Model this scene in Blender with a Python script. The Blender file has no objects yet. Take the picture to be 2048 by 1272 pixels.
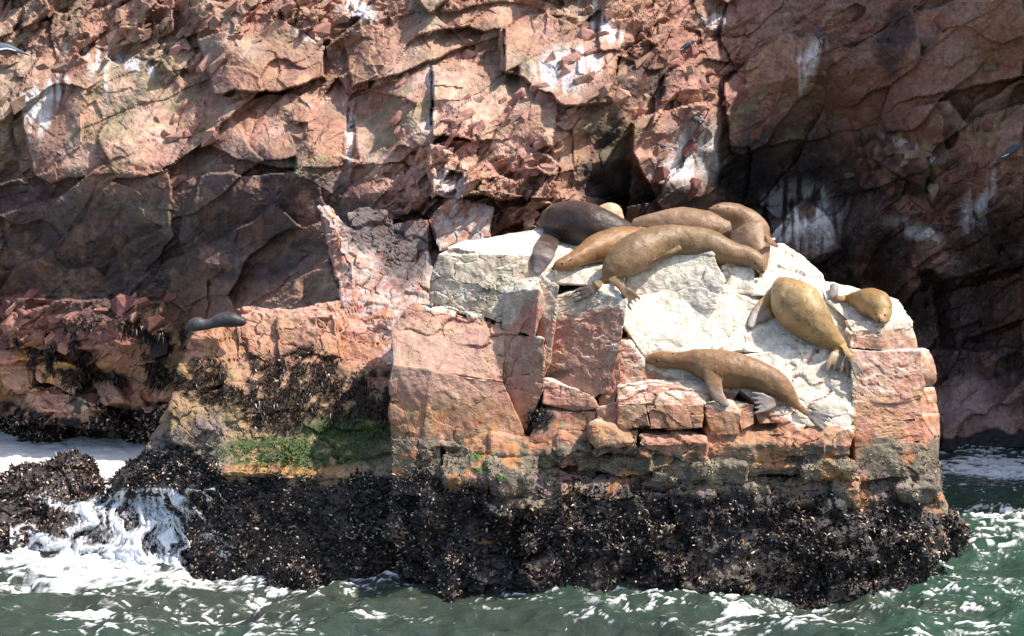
import bpy, bmesh, math, random
import numpy as np
from mathutils import Vector
from mathutils.bvhtree import BVHTree

rng = np.random.default_rng(7)
random.seed(7)
F_PX = 3040.0        # focal length in photo pixels (photo is 2048 px wide)
CAM_H = 4.6
HOR = 326.0

# ------------------------------------------------------------------ camera, light, exposure
scene = bpy.context.scene
cam_data = bpy.data.cameras.new("camera")
cam = bpy.data.objects.new("camera", cam_data)
scene.collection.objects.link(cam)
cam.location = (0, 0, CAM_H)
cam.rotation_euler = (math.radians(90), 0, 0)
cam_data.sensor_width = 36.0
cam_data.lens = F_PX / 2048 * 36.0
cam_data.shift_y = -(636 - HOR) / 2048
cam_data.clip_start = 0.1
cam_data.clip_end = 3000
scene.camera = cam

SUN = Vector((0.56, -0.17, 0.81)).normalized()
world = bpy.data.worlds.new("World")
scene.world = world
world.use_nodes = True
wn = world.node_tree
bg = wn.nodes['Background']
sky = wn.nodes.new('ShaderNodeTexSky')
sky.sky_type = 'NISHITA'
sky.sun_disc = False
sky.sun_elevation = math.asin(SUN.z)
sky.sun_rotation = math.atan2(SUN.x, SUN.y)
sky.air_density = 1.0
sky.dust_density = 2.0
wn.links.new(sky.outputs[0], bg.inputs[0])
bg.inputs[1].default_value = 0.15
sun_data = bpy.data.lights.new("sun", 'SUN')
sun_data.energy = 4.1
sun_data.angle = math.radians(0.55)
sun_data.color = (1.0, 0.93, 0.82)
sun = bpy.data.objects.new("sun", sun_data)
scene.collection.objects.link(sun)
sun.rotation_euler = SUN.to_track_quat('Z', 'Y').to_euler()
vs = scene.view_settings
vs.view_transform = 'Standard'
vs.look = 'None'
vs.exposure = 0.74
vs.gamma = 1.0
vs.use_curve_mapping = False

# ------------------------------------------------------------------ helpers
def P(u, v, d):
    """point at distance d in front of the boat for a photo pixel"""
    return np.stack([(np.asarray(u, float) - 1024) / F_PX * d,
                     np.asarray(d, float) + 0 * np.asarray(u, float),
                     CAM_H - (np.asarray(v, float) - HOR) / F_PX * d], -1)

def UV(V):
    return 1024 + V[:, 0] / V[:, 1] * F_PX, HOR + (CAM_H - V[:, 2]) / V[:, 1] * F_PX

PERM = rng.permutation(4096)
RND = rng.random((4096, 4))
def hsh(i, j, k=0):
    return PERM[(PERM[(PERM[i & 4095] + j) & 4095] + k) & 4095]

def vnoise(p):
    """value noise, about -1..1"""
    i = np.floor(p).astype(np.int64)
    f = p - i
    w = f * f * f * (f * (f * 6 - 15) + 10)
    out = 0
    for dx in (0, 1):
        wx = w[:, 0] if dx else 1 - w[:, 0]
        for dy in (0, 1):
            wy = w[:, 1] if dy else 1 - w[:, 1]
            for dz in (0, 1):
                wz = w[:, 2] if dz else 1 - w[:, 2]
                out = out + wx * wy * wz * RND[hsh(i[:, 0] + dx, i[:, 1] + dy, i[:, 2] + dz), 0]
    return out * 2 - 1

def fbm(p, octv=4, gain=0.5):
    a, s, t = 1.0, 0, 0
    q = p.copy()
    for o in range(octv):
        s = s + a * vnoise(q); t += a
        a *= gain; q = q * 2.03 + 17.3
    return s / t * 1.5

def vor2(q, seed=0):
    """2D jittered cells -> (cell rand (n,4), dx, dy from seed, border distance F2-F1)"""
    i = np.floor(q).astype(np.int64)
    n = len(q)
    f1 = np.full(n, 9.0); f2 = np.full(n, 9.0)
    best = np.zeros(n, np.int64); bx = np.zeros(n); by = np.zeros(n)
    for dx in (-1, 0, 1):
        for dy in (-1, 0, 1):
            ci, cj = i[:, 0] + dx, i[:, 1] + dy
            h = hsh(ci, cj, seed)
            sx = ci + 0.05 + 0.9 * RND[h, 0]; sy = cj + 0.05 + 0.9 * RND[h, 1]
            ex = q[:, 0] - sx; ey = q[:, 1] - sy
            d = np.sqrt(ex * ex + ey * ey)
            m = d < f1
            f2 = np.where(m, f1, np.minimum(f2, d))
            f1 = np.where(m, d, f1)
            best = np.where(m, h, best); bx = np.where(m, ex, bx); by = np.where(m, ey, by)
    return RND[PERM[best]], bx, by, f2 - f1

def vor3(q, seed=0):
    i = np.floor(q).astype(np.int64)
    n = len(q)
    f1 = np.full(n, 9.0); f2 = np.full(n, 9.0); best = np.zeros(n, np.int64)
    bv = np.zeros((n, 3))
    for dx in (-1, 0, 1):
        for dy in (-1, 0, 1):
            for dz in (-1, 0, 1):
                c = i + np.array([dx, dy, dz])
                h = hsh(c[:, 0] + seed, c[:, 1], c[:, 2])
                e = q - (c + 0.1 + 0.8 * RND[h, :3])
                d = np.sqrt((e * e).sum(1))
                m = d < f1
                f2 = np.where(m, f1, np.minimum(f2, d))
                f1 = np.where(m, d, f1)
                best = np.where(m, h, best)
                bv[m] = e[m]
    return RND[PERM[best]], bv, f2 - f1

def ss(a, b, x):
    t = np.clip((x - a) / (b - a), 0, 1)
    return t * t * (3 - 2 * t)

def mixc(c, col, m):
    m = np.clip(m, 0, 1)[:, None]
    return c * (1 - m) + np.array(col) * m

def subdiv(V, F, L, maxit=12):
    V = np.asarray(V, float); F = np.asarray(F, np.int64)
    for _ in range(maxit):
        E = np.concatenate([F[:, [0, 1]], F[:, [1, 2]], F[:, [2, 0]]])
        Es = np.sort(E, 1)
        key = Es[:, 0] * (len(V) + 1) + Es[:, 1]
        uk, first, inv = np.unique(key, return_index=True, return_inverse=True)
        ue = Es[first]
        ln = np.linalg.norm(V[ue[:, 0]] - V[ue[:, 1]], axis=1)
        mk = ln > L
        if not mk.any():
            break
        mid = np.full(len(ue), -1); mid[mk] = len(V) + np.arange(mk.sum())
        V = np.concatenate([V, (V[ue[mk, 0]] + V[ue[mk, 1]]) / 2])
        n = len(F)
        M = np.stack([mid[inv[:n]], mid[inv[n:2 * n]], mid[inv[2 * n:]]], 1)
        c = (M >= 0).sum(1)
        out = [F[c == 0]]
        f, m = F[c == 3], M[c == 3]
        out += [np.stack([f[:, 0], m[:, 0], m[:, 2]], 1), np.stack([m[:, 0], f[:, 1], m[:, 1]], 1),
                np.stack([m[:, 2], m[:, 1], f[:, 2]], 1), np.stack([m[:, 0], m[:, 1], m[:, 2]], 1)]
        for r in range(3):
            idx = [r, (r + 1) % 3, (r + 2) % 3]
            s = (c == 1) & (M[:, r] >= 0)
            f, m = F[s][:, idx], M[s][:, idx]
            out += [np.stack([f[:, 0], m[:, 0], f[:, 2]], 1), np.stack([m[:, 0], f[:, 1], f[:, 2]], 1)]
            s = (c == 2) & (M[:, (r + 2) % 3] < 0)
            f, m = F[s][:, idx], M[s][:, idx]
            out += [np.stack([m[:, 0], f[:, 1], m[:, 1]], 1), np.stack([f[:, 0], m[:, 0], m[:, 1]], 1),
                    np.stack([f[:, 0], m[:, 1], f[:, 2]], 1)]
        F = np.concatenate(out)
    return V, F

def vnormals(V, F):
    fn = np.cross(V[F[:, 1]] - V[F[:, 0]], V[F[:, 2]] - V[F[:, 0]])
    N = np.zeros_like(V)
    for k in range(3):
        for a in range(3):
            N[:, a] += np.bincount(F[:, k], fn[:, a], len(V))
    return N / (np.linalg.norm(N, axis=1, keepdims=True) + 1e-12)

def lap(V, F, it, lam=0.5):
    E = np.concatenate([F[:, [0, 1]], F[:, [1, 2]], F[:, [2, 0]]])
    cnt = np.bincount(E[:, 0], minlength=len(V)) + np.bincount(E[:, 1], minlength=len(V))
    for _ in range(it):
        S = np.zeros_like(V)
        for a in range(3):
            S[:, a] = np.bincount(E[:, 0], V[E[:, 1], a], len(V)) + np.bincount(E[:, 1], V[E[:, 0], a], len(V))
        V = V + lam * (S / np.maximum(cnt, 1)[:, None] - V)
    return V

def link(o, parent=None):
    scene.collection.objects.link(o)
    if parent is not None:
        o.parent = parent
    return o

def mesh_obj(name, V, F, mat, parent=None, col=None, smooth=False, origin=None):
    V = np.asarray(V, float); F = np.asarray(F)
    if origin is not None:
        V = V - np.asarray(origin)
    me = bpy.data.meshes.new(name)
    n, k = F.shape
    me.vertices.add(len(V)); me.vertices.foreach_set('co', V.astype(np.float32).ravel())
    me.loops.add(n * k); me.loops.foreach_set('vertex_index', F.astype(np.int32).ravel())
    me.polygons.add(n)
    me.polygons.foreach_set('loop_start', np.arange(0, n * k, k, dtype=np.int32))
    if smooth:
        me.polygons.foreach_set('use_smooth', np.ones(n, bool))
    else:
        me.polygons.foreach_set('use_smooth', np.zeros(n, bool))
    me.update(calc_edges=True)
    if col is not None:
        c4 = np.ones((len(V), 4), np.float32)
        c4[:, :col.shape[1]] = col
        at = me.attributes.new('Col', 'FLOAT_COLOR', 'POINT')
        at.data.foreach_set('color', c4.ravel())
    if mat:
        me.materials.append(mat)
    o = bpy.data.objects.new(name, me)
    link(o, parent)
    if origin is not None:
        o.location = Vector(origin) if parent is None else Vector(origin) - parent.location
    return o

def local_parent_mesh(name, V, F, mat, parent, **kw):
    """mesh given in world coordinates, parented to an Empty that is only translated"""
    V = np.asarray(V, float) - np.array(parent.location)
    return mesh_obj(name, V, F, mat, parent, **kw)

def tag(o, label=None, cat=None, group=None, kind=None):
    if label: o['label'] = label
    if cat: o['category'] = cat
    if group: o['group'] = group
    if kind: o['kind'] = kind
    return o

def empty(name, loc):
    o = bpy.data.objects.new(name, None)
    o.location = loc
    o.empty_display_size = 0.2
    return link(o)

def hull(pts):
    bm = bmesh.new()
    for p in pts: bm.verts.new(p)
    bmesh.ops.convex_hull(bm, input=bm.verts)
    fs = [f for f in bm.faces]
    bmesh.ops.recalc_face_normals(bm, faces=fs)
    used = {}
    V, F = [], []
    for f in fs:
        ids = []
        for v in f.verts:
            if v not in used:
                used[v] = len(V); V.append(tuple(v.co))
            ids.append(used[v])
        for k in range(1, len(ids) - 1):
            F.append((ids[0], ids[k], ids[k + 1]))
    bm.free()
    V = np.array(V); F = np.array(F)
    c = V.mean(0)
    fc = V[F].mean(1); fn = np.cross(V[F[:, 1]] - V[F[:, 0]], V[F[:, 2]] - V[F[:, 0]])
    flip = ((fc - c) * fn).sum(1) < 0
    F[flip] = F[flip][:, ::-1]
    return V, F

# ------------------------------------------------------------------ materials
def mat_new(name):
    m = bpy.data.materials.new(name); m.use_nodes = True
    nt = m.node_tree
    return m, nt, nt.nodes['Principled BSDF']

def N(nt, t, **kw):
    n = nt.nodes.new(t)
    for k, v in kw.items():
        if k.startswith('i_'):
            n.inputs[k[2:].replace('_', ' ')].default_value = v
        else:
            setattr(n, k, v)
    return n

def rock_material(name, bump=0.6, rough=0.75, scale=1.0, var=0.5):
    m, nt, b = mat_new(name)
    L = nt.links.new
    at = N(nt, 'ShaderNodeAttribute', attribute_name='Col')
    geo = N(nt, 'ShaderNodeNewGeometry')
    n1 = N(nt, 'ShaderNodeTexNoise', i_Scale=9.0 * scale, i_Detail=9.0, i_Roughness=0.68)
    n2 = N(nt, 'ShaderNodeTexNoise', i_Scale=38.0 * scale, i_Detail=6.0, i_Roughness=0.7)
    n3 = N(nt, 'ShaderNodeTexNoise', i_Scale=3.0 * scale, i_Detail=5.0, i_Roughness=0.6)
    vo = N(nt, 'ShaderNodeTexVoronoi', feature='DISTANCE_TO_EDGE', i_Scale=3.4 * scale)
    wp = N(nt, 'ShaderNodeVectorMath', operation='MULTIPLY_ADD')
    L(n3.outputs['Color'], wp.inputs[0]); wp.inputs[1].default_value = (1.1, 1.1, 1.1)
    L(geo.outputs['Position'], wp.inputs[2])
    for n in (n1, n2, n3): L(geo.outputs['Position'], n.inputs['Vector'])
    L(wp.outputs[0], vo.inputs['Vector'])
    pn = N(nt, 'ShaderNodeTexNoise', i_Scale=1.1 * scale, i_Detail=3.0); L(geo.outputs['Position'], pn.inputs['Vector'])
    pr = N(nt, 'ShaderNodeMapRange'); pr.inputs[1].default_value = .48; pr.inputs[2].default_value = .6
    pr.inputs[3].default_value = .08; pr.inputs[4].default_value = 0.0; L(pn.outputs[0], pr.inputs[0])
    va = N(nt, 'ShaderNodeMath', operation='ADD'); L(vo.outputs['Distance'], va.inputs[0]); L(pr.outputs[0], va.inputs[1])
    mr = N(nt, 'ShaderNodeMapRange'); mr.inputs[1].default_value = .3; mr.inputs[2].default_value = .7
    mr.inputs[3].default_value = 1 - var; mr.inputs[4].default_value = 1 + var * .8
    L(n1.outputs[0], mr.inputs[0])
    mr2 = N(nt, 'ShaderNodeMapRange'); mr2.inputs[1].default_value = .3; mr2.inputs[2].default_value = .7
    mr2.inputs[3].default_value = .78; mr2.inputs[4].default_value = 1.2
    L(n2.outputs[0], mr2.inputs[0])
    mu = N(nt, 'ShaderNodeMath', operation='MULTIPLY'); L(mr.outputs[0], mu.inputs[0]); L(mr2.outputs[0], mu.inputs[1])
    ck = N(nt, 'ShaderNodeMapRange'); ck.inputs[1].default_value = 0.0; ck.inputs[2].default_value = .022
    ck.inputs[3].default_value = .62; ck.inputs[4].default_value = 1.0; L(va.outputs[0], ck.inputs[0])
    mu2 = N(nt, 'ShaderNodeMath', operation='MULTIPLY'); L(mu.outputs[0], mu2.inputs[0]); L(ck.outputs[0], mu2.inputs[1])
    vm = N(nt, 'ShaderNodeVectorMath', operation='SCALE'); L(at.outputs['Color'], vm.inputs[0]); L(mu2.outputs[0], vm.inputs['Scale'])
    hs = N(nt, 'ShaderNodeHueSaturation')
    hm = N(nt, 'ShaderNodeMapRange'); hm.inputs[1].default_value = .3; hm.inputs[2].default_value = .7
    hm.inputs[3].default_value = .485; hm.inputs[4].default_value = .52; L(n3.outputs[0], hm.inputs[0])
    L(hm.outputs[0], hs.inputs['Hue']); L(vm.outputs[0], hs.inputs['Color'])
    L(hs.outputs[0], b.inputs['Base Color'])
    # alpha channel of Col = wetness
    rr = N(nt, 'ShaderNodeMapRange'); rr.inputs[3].default_value = .22; rr.inputs[4].default_value = rough
    L(at.outputs['Alpha'], rr.inputs[0]); L(rr.outputs[0], b.inputs['Roughness'])
    ad = N(nt, 'ShaderNodeMath', operation='MULTIPLY_ADD'); ad.inputs[1].default_value = .35
    L(n2.outputs[0], ad.inputs[0]); L(n1.outputs[0], ad.inputs[2])
    ad2 = N(nt, 'ShaderNodeMath', operation='MULTIPLY_ADD'); ad2.inputs[1].default_value = .25
    L(ck.outputs[0], ad2.inputs[0]); L(ad.outputs[0], ad2.inputs[2])
    bp = N(nt, 'ShaderNodeBump', i_Strength=bump, i_Distance=0.05)
    L(ad2.outputs[0], bp.inputs['Height']); L(bp.outputs[0], b.inputs['Normal'])
    return m

M_CLIFF = rock_material('cliff_rock', bump=.7, rough=.8, scale=.8, var=.45)
M_ROCK = rock_material('outcrop_rock', bump=.55, rough=.75, scale=1.3, var=.35)

def attr_material(name, rough, bump=0, scale=60, var=.3, spec=.5, sheen=0.0):
    m, nt, b = mat_new(name)
    L = nt.links.new
    at = N(nt, 'ShaderNodeAttribute', attribute_name='Col')
    tc = N(nt, 'ShaderNodeTexCoord')
    n1 = N(nt, 'ShaderNodeTexNoise', i_Scale=scale, i_Detail=5.0, i_Roughness=.65)
    L(tc.outputs['Object'], n1.inputs['Vector'])
    mr = N(nt, 'ShaderNodeMapRange'); mr.inputs[1].default_value = .3; mr.inputs[2].default_value = .7
    mr.inputs[3].default_value = 1 - var; mr.inputs[4].default_value = 1 + var
    L(n1.outputs[0], mr.inputs[0])
    vm = N(nt, 'ShaderNodeVectorMath', operation='SCALE'); L(at.outputs['Color'], vm.inputs[0]); L(mr.outputs[0], vm.inputs['Scale'])
    L(vm.outputs[0], b.inputs['Base Color'])
    b.inputs['Roughness'].default_value = rough
    b.inputs['Specular IOR Level'].default_value = spec
    if sheen:
        b.inputs['Sheen Weight'].default_value = sheen
        b.inputs['Sheen Roughness'].default_value = .4
        b.inputs['Sheen Tint'].default_value = (1, .9, .75, 1)
    if bump:
        bp = N(nt, 'ShaderNodeBump', i_Strength=bump, i_Distance=0.01)
        L(n1.outputs[0], bp.inputs['Height']); L(bp.outputs[0], b.inputs['Normal'])
    return m

M_MUSSEL = attr_material('mussel_shell', .38, var=.2, spec=.22)
M_BARN = attr_material('barnacle_shell', .7, var=.2)
M_WEED = attr_material('seaweed', .35, var=.3)
M_ALGA = attr_material('green_alga', .6, var=.3)
M_FUR = attr_material('sea_lion_fur', .43, bump=.5, scale=45, var=.13, spec=.35, sheen=.12)
M_BIRD = attr_material('feathers', .6, bump=.2, scale=80, var=.15)
def plain(name, c, rough=.5):
    m, nt, b = mat_new(name)
    n1 = N(nt, 'ShaderNodeTexNoise', i_Scale=90.0)
    mx = N(nt, 'ShaderNodeMix', data_type='RGBA')
    mx.inputs['A'].default_value = (*[x * .8 for x in c], 1); mx.inputs['B'].default_value = (*[min(1, x * 1.2) for x in c], 1)
    nt.links.new(n1.outputs[0], mx.inputs['Factor']); nt.links.new(mx.outputs['Result'], b.inputs['Base Color'])
    b.inputs['Roughness'].default_value = rough
    return m
M_EYE = plain('eye_black', (.008, .006, .005), .12)
M_NOSE = plain('nose_skin', (.02, .015, .013), .3)
M_WHISK = plain('whisker', (.5, .42, .3), .5)
M_BEAK = plain('bird_beak', (.35, .03, .02), .4)

# ------------------------------------------------------------------ rock colouring
PINK = (.46, .225, .155); SALMON = (.56, .305, .22); ORANGE = (.42, .175, .075); RUST = (.30, .115, .06)
GREY = (.30, .26, .22); WHITE = (.76, .70, .60); DARK = (.022, .021, .024); BROWN = (.15, .11, .07)
OCHRE = (.34, .24, .12); PURPLE = (.30, .19, .21); GREEN = (.05, .10, .02); TAN = (.38, .27, .19); MUSS = (.02, .018, .02)

def blob(u, v, cu, cv, ru, rv, rot=0, soft=.35):
    a = math.radians(rot)
    du, dv = u - cu, v - cv
    x = (du * math.cos(a) + dv * math.sin(a)) / ru
    y = (-du * math.sin(a) + dv * math.cos(a)) / rv
    return 1 - ss(1 - soft, 1 + soft, np.sqrt(x * x + y * y))

def inpoly(u, v, poly):
    r = np.zeros(len(u), bool)
    n = len(poly)
    j = n - 1
    for i in range(n):
        xi, yi = poly[i]; xj, yj = poly[j]
        c = ((yi > v) != (yj > v))
        with np.errstate(divide='ignore', invalid='ignore'):
            r ^= c & (u < (xj - xi) * (v - yi) / (yj - yi + 1e-9) + xi)
        j = i
    return r

# =================================================================== THE CLIFF
def spaced(segs):
    out = []
    for a, b, s in segs:
        out.append(np.arange(a, b, s))
    return np.concatenate(out)
us = spaced([(-1100, -60, 14), (-60, 2110, 2.3), (2110, 3000, 14)])
vv = spaced([(-1500, -40, 16), (-40, 905, 2.3), (905, 1000, 8)])
U, Vv = np.meshgrid(us, vv)
nu, nv = len(us), len(vv)
u = U.ravel(); v = Vv.ravel()

CU = [-1100, 0, 350, 640, 900, 1150, 1300, 1450, 1600, 1800, 2048, 3000]
CT = {-1500: [30, 31, 31, 31, 31, 30, 29.5, 29, 28.5, 28, 27, 22],
      -300: [26, 26.2, 26.2, 26, 25.7, 25.4, 25.4, 25.4, 25.0, 24.0, 22.6, 18],
      0: [25, 25.5, 25.3, 24.9, 24.4, 23.8, 24.2, 24.9, 24.8, 24.0, 22.8, 18.5],
      200: [24.2, 24.7, 24.2, 23.4, 22.8, 22.4, 23.5, 25.0, 25.0, 24.4, 23.2, 18.8],
      340: [23.8, 24.2, 23.7, 22.6, 21.9, 21.6, 23.3, 25.6, 26, 25, 23.3, 19],
      480: [23.9, 24.2, 23.5, 22.5, 22.0, 21.8, 23.5, 25.8, 26.0, 25.3, 24, 19],
      620: [24.4, 24.6, 23.9, 22.3, 22.0, 22, 24, 26, 26.8, 26, 24.6, 19.5],
      740: [24.8, 24.8, 24.2, 22, 22, 22, 24, 26, 26.8, 25.8, 24.6, 19.5],
      870: [25.8, 25.8, 24.9, 22, 22, 22, 24, 26, 26.5, 25.2, 24.6, 19.5],
      1000: [25.3, 25.3, 24.5, 22, 22, 22, 24, 26, 26, 25, 24, 19.5]}
cr = sorted(CT)
T = np.array([CT[k] for k in cr])
# bilinear with a smooth warp so that the big planes meet at ragged lines
pm = np.stack([u / 120, v / 120, 0 * u], 1)
wu = u + 80 * fbm(pm * .7 + 5, 3); wv = v + 90 * fbm(pm * .5 + 55, 3)
iu = np.clip(np.searchsorted(CU, wu) - 1, 0, len(CU) - 2); iv = np.clip(np.searchsorted(cr, wv) - 1, 0, len(cr) - 2)
CUa, CRa = np.array(CU, float), np.array(cr, float)
tu = np.clip((wu - CUa[iu]) / (CUa[iu + 1] - CUa[iu]), 0, 1); tv = np.clip((wv - CRa[iv]) / (CRa[iv + 1] - CRa[iv]), 0, 1)
D = (T[iv, iu] * (1 - tu) + T[iv, iu + 1] * tu) * (1 - tv) + (T[iv + 1, iu] * (1 - tu) + T[iv + 1, iu + 1] * tu) * tv
base_D = D.copy()

# roughness of the relief: rubble zones high, smooth slabs low
rough = np.full(len(u), 1.0)
for cu, cv, ru, rv, s in [(960, 330, 190, 130, .5), (520, 30, 260, 60, .4), (150, 640, 230, 70, .5), (1180, 90, 130, 90, .3),
                          (1350, 130, 120, 120, .2), (250, 110, 120, 60, .3)]:
    rough += s * blob(u, v, cu, cv, ru, rv)
smooth_mask = np.zeros(len(u))
# authored slabs: polygon, offset (m, negative = proud), gradient per 100 px in u and v, smoothness
SLABS = [
    ([(395, 75), (560, 45), (650, 90), (655, 150), (540, 190), (430, 180)], -.28, .02, -.22, .8),
    ([(712, 195), (860, 128), (868, 275), (800, 322), (718, 335)], -.05, -.10, -.10, .85),
    ([(90, 95), (320, 140), (400, 215), (350, 330), (180, 410), (60, 340), (40, 180)], -.15, .03, -.10, .55),
    ([(405, 215), (560, 190), (700, 190), (690, 330), (560, 340), (420, 300)], -.12, .05, -.05, .5),
    ([(690, 60), (1010, 0), (1120, 30), (860, 122), (705, 175)], -.1, .0, -.25, .5),
    ([(865, 135), (1080, 110), (1115, 205), (1100, 300), (870, 270)], -.3, .1, -.2, .35),
    ([(860, 290), (1030, 270), (1110, 330), (1100, 400), (860, 390)], -.5, .05, -.2, .1),
    ([(1000, 60), (1090, 20), (1250, 110), (1240, 200), (1120, 210), (1010, 130)], -.4, .2, -.35, .2),
    ([(1240, 110), (1330, 150), (1320, 230), (1250, 280), (1230, 200)], .25, -.3, .1, .2),
    ([(1210, 205), (1238, 200), (1262, 300), (1250, 440), (1160, 440), (1182, 330)], .55, -.1, .2, .3),
    ([(1260, 250), (1420, 200), (1440, 380), (1330, 420), (1270, 330)], -.5, -.1, -.05, .2),
    ([(1450, 160), (1560, 70), (1650, 80), (1630, 170), (1500, 330), (1460, 300)], -.55, -.15, -.15, .5),
    ([(1650, 140), (1800, 30), (2048, -20), (2048, 150), (1800, 210), (1660, 280)], -.3, -.2, .05, .4),
    ([(1440, 330), (1530, 300), (1720, 260), (1750, 350), (1560, 520), (1440, 520)], .7, -.1, .4, .5),
    ([(1760, 240), (1900, 200), (2000, 330), (1900, 420), (1750, 320)], -.5, -.2, -.1, .4),
    ([(1850, 300), (2048, 200), (2048, 420), (1940, 520), (1850, 450)], -.35, -.2, -.05, .3),
    ([(1530, 480), (1600, 395), (1660, 430), (1690, 500), (1620, 530)], -1.2, .2, -.3, .2),
    ([(1820, 470), (1960, 400), (2000, 520), (1900, 560), (1830, 530)], -.6, .0, -.1, .2),
    ([(355, 480), (400, 350), (640, 345), (660, 470), (560, 570), (400, 600)], -.1, .1, .10, .7),
    ([(0, 370), (340, 340), (345, 480), (250, 590), (0, 590)], .0, -.1, .12, .5),
    ([(400, 560), (560, 545), (660, 520), (700, 640), (400, 660)], -.05, -.03, -.05, .5),
    ([(330, 560), (420, 540), (400, 800), (300, 800)], -.08, -.05, -.03, .3),
    ([(60, 700), (150, 730), (150, 790), (70, 760)], -.6, .1, -.3, .7),
    ([(10, 600), (330, 600), (360, 690), (20, 700)], -.4, .05, -.25, .0),
    ([(60, 770), (200, 800), (260, 860), (30, 850)], -.7, .1, -.3, .0),
    ([(1870, 560), (2048, 540), (2048, 700), (1880, 700)], .6, -.1, .2, .4),
    ([(1880, 770), (2048, 740), (2048, 900), (1880, 900)], -.2, -.1, -.2, .4),
]
ju = u + 7 * fbm(pm * 2.5, 2); jv = v + 7 * fbm(pm * 2.5 + 33, 2)
for poly, d0, gu, gv, sm in SLABS:
    m = inpoly(ju, jv, poly)
    cu = np.mean([p[0] for p in poly]); cv = np.mean([p[1] for p in poly])
    D[m] = base_D[m] + (d0 + gu * (u[m] - cu) / 100 + gv * (v[m] - cv) / 100)
    smooth_mask[m] = sm
rough *= (1 - .72 * smooth_mask) * .88
# fractured relief in metres; the strata climb to the right
S = 1 / 117.0
X, Z = u * S, -v * S
a = math.radians(38)
s_, t_ = X * math.cos(a) + Z * math.sin(a), -X * math.sin(a) + Z * math.cos(a)
p3 = np.stack([X, Z, 0 * X], 1)
w1, w2 = fbm(p3 * 1.1, 2), fbm(p3 * 1.1 + 31, 2)
crack = np.zeros(len(u))
patch = .30 + 1.0 * ss(-.35, .45, fbm(p3 * .55 + 140, 3) + (rough - 1))
disp = np.zeros(len(u))
fade = 1 - ss(2150, 2500, u) * .3
for k, (ls, lt, off, tl, wa, ck) in enumerate([(2.0, .8, .24, .45, .25, .0), (.72, .36, .13, .70, .08, .008), (.28, .18, .05, .75, .04, .006), (.12, .08, .016, .6, .02, .003)]):
    q = np.stack([(s_ + wa * w1) / ls, (t_ + wa * w2) / lt], 1)
    r, bx, by, e = vor2(q, 11 * k + 3)
    amp = rough if k else (1 - .6 * smooth_mask)
    # tilt: mostly so that faces look up and right or down and left
    pl = off * (r[:, 0] - .5) * 2 + tl * ls * bx * (r[:, 1] - .5) * 1.2 + tl * lt * by * (r[:, 2] - .35) * 2.0
    disp += pl * amp * (1.0 if k < 1 else patch)
    cm = (1 - ss(.0, .05, e)) * amp * ss(-.2, .5, fbm(p3 * 1.1 + 19 * k, 2))
    crack = np.maximum(crack, cm * (1 if k < 2 else .5))
    disp -= ck * cm
for per, am, ww, sd in ((.75, .07, .3, 3.0), (.24, .016, .2, 8.0)):
    ph = t_ / per + ww * fbm(np.stack([s_ * .5, t_ * .6, 0 * s_], 1) + sd, 3) * 2
    fr__ = ph - np.floor(ph)
    lay = RND[PERM[np.floor(ph).astype(np.int64) & 4095], 1]
    disp += am * (1.0 - fr__) * (.3 + lay) * (1 - .75 * smooth_mask) * ss(-.3, .4, fbm(p3 * .7 + sd, 3))
disp += .05 * fbm(p3 * 2.2, 5) + .010 * fbm(p3 * 14, 3) * (1 - .5 * smooth_mask)
# long open joints between strata
n_jt = fbm(p3 * .6 + 88, 2)
jt = np.abs(fbm(np.stack([s_ * .18, t_ * 1.1, 0 * s_], 1) + 3, 3))
disp -= .06 * (1 - ss(.0, .04, jt)) * (1 - .5 * smooth_mask) * ss(-.3, .2, n_jt)
D = (D - disp).reshape(nv, nu)
for _ in range(1):
    Dp = np.pad(D, 1, mode='edge')
    D = .64 * D + .09 * (Dp[:-2, 1:-1] + Dp[2:, 1:-1] + Dp[1:-1, :-2] + Dp[1:-1, 2:])
D = (D + .006 * fbm(p3 * 22, 2).reshape(nv, nu)).ravel()
VC = P(u, v, D)
# colour
n_l, n_m, n_h = fbm(p3 * .5 + 9, 4), fbm(p3 * 2.3 + 4, 5), fbm(p3 * 9 + 2, 4)
st = np.stack([s_ * 1.1, t_ * 7, 0 * s_], 1); n_st = fbm(st, 4)
vert = np.stack([X * 14 + .6 * w1, Z * 1.3, 0 * X], 1); n_v = fbm(vert, 4)
rc, _, _, _ = vor2(np.stack([(s_ + .1 * w1) / .5, (t_ + .1 * w2) / .3], 1), 77)
C = np.tile(np.array((.43, .235, .165)), (len(u), 1))
C = mixc(C, (.58, .36, .27), ss(.0, .7, n_l + .4 * n_m))
C = mixc(C, (.44, .33, .25), ss(.1, .7, -n_l + .5 * n_m) * .8)
C = mixc(C, (.38, .17, .12), ss(.1, .9, n_st + (rc[:, 0] - .5)) * .55)
C = mixc(C, (.34, .28, .19), ss(.2, .9, fbm(p3 * .8 + 60, 4) + .3 * n_st) * .75)
C = mixc(C, (.54, .42, .36), smooth_mask * ss(-.2, .6, n_m) * ss(500, 350, v) * .5)
C *= (.68 + .36 * rc[:, 1:2]) * np.array((1.0, .98, .98))
jw = 26 * n_m; jw2 = 30 * n_l
def cb(cu, cv, ru, rv, rot=0, soft=.4):
    return blob(u + jw, v + jw2 + .6 * jw, cu, cv, ru, rv, rot, soft)
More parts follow.
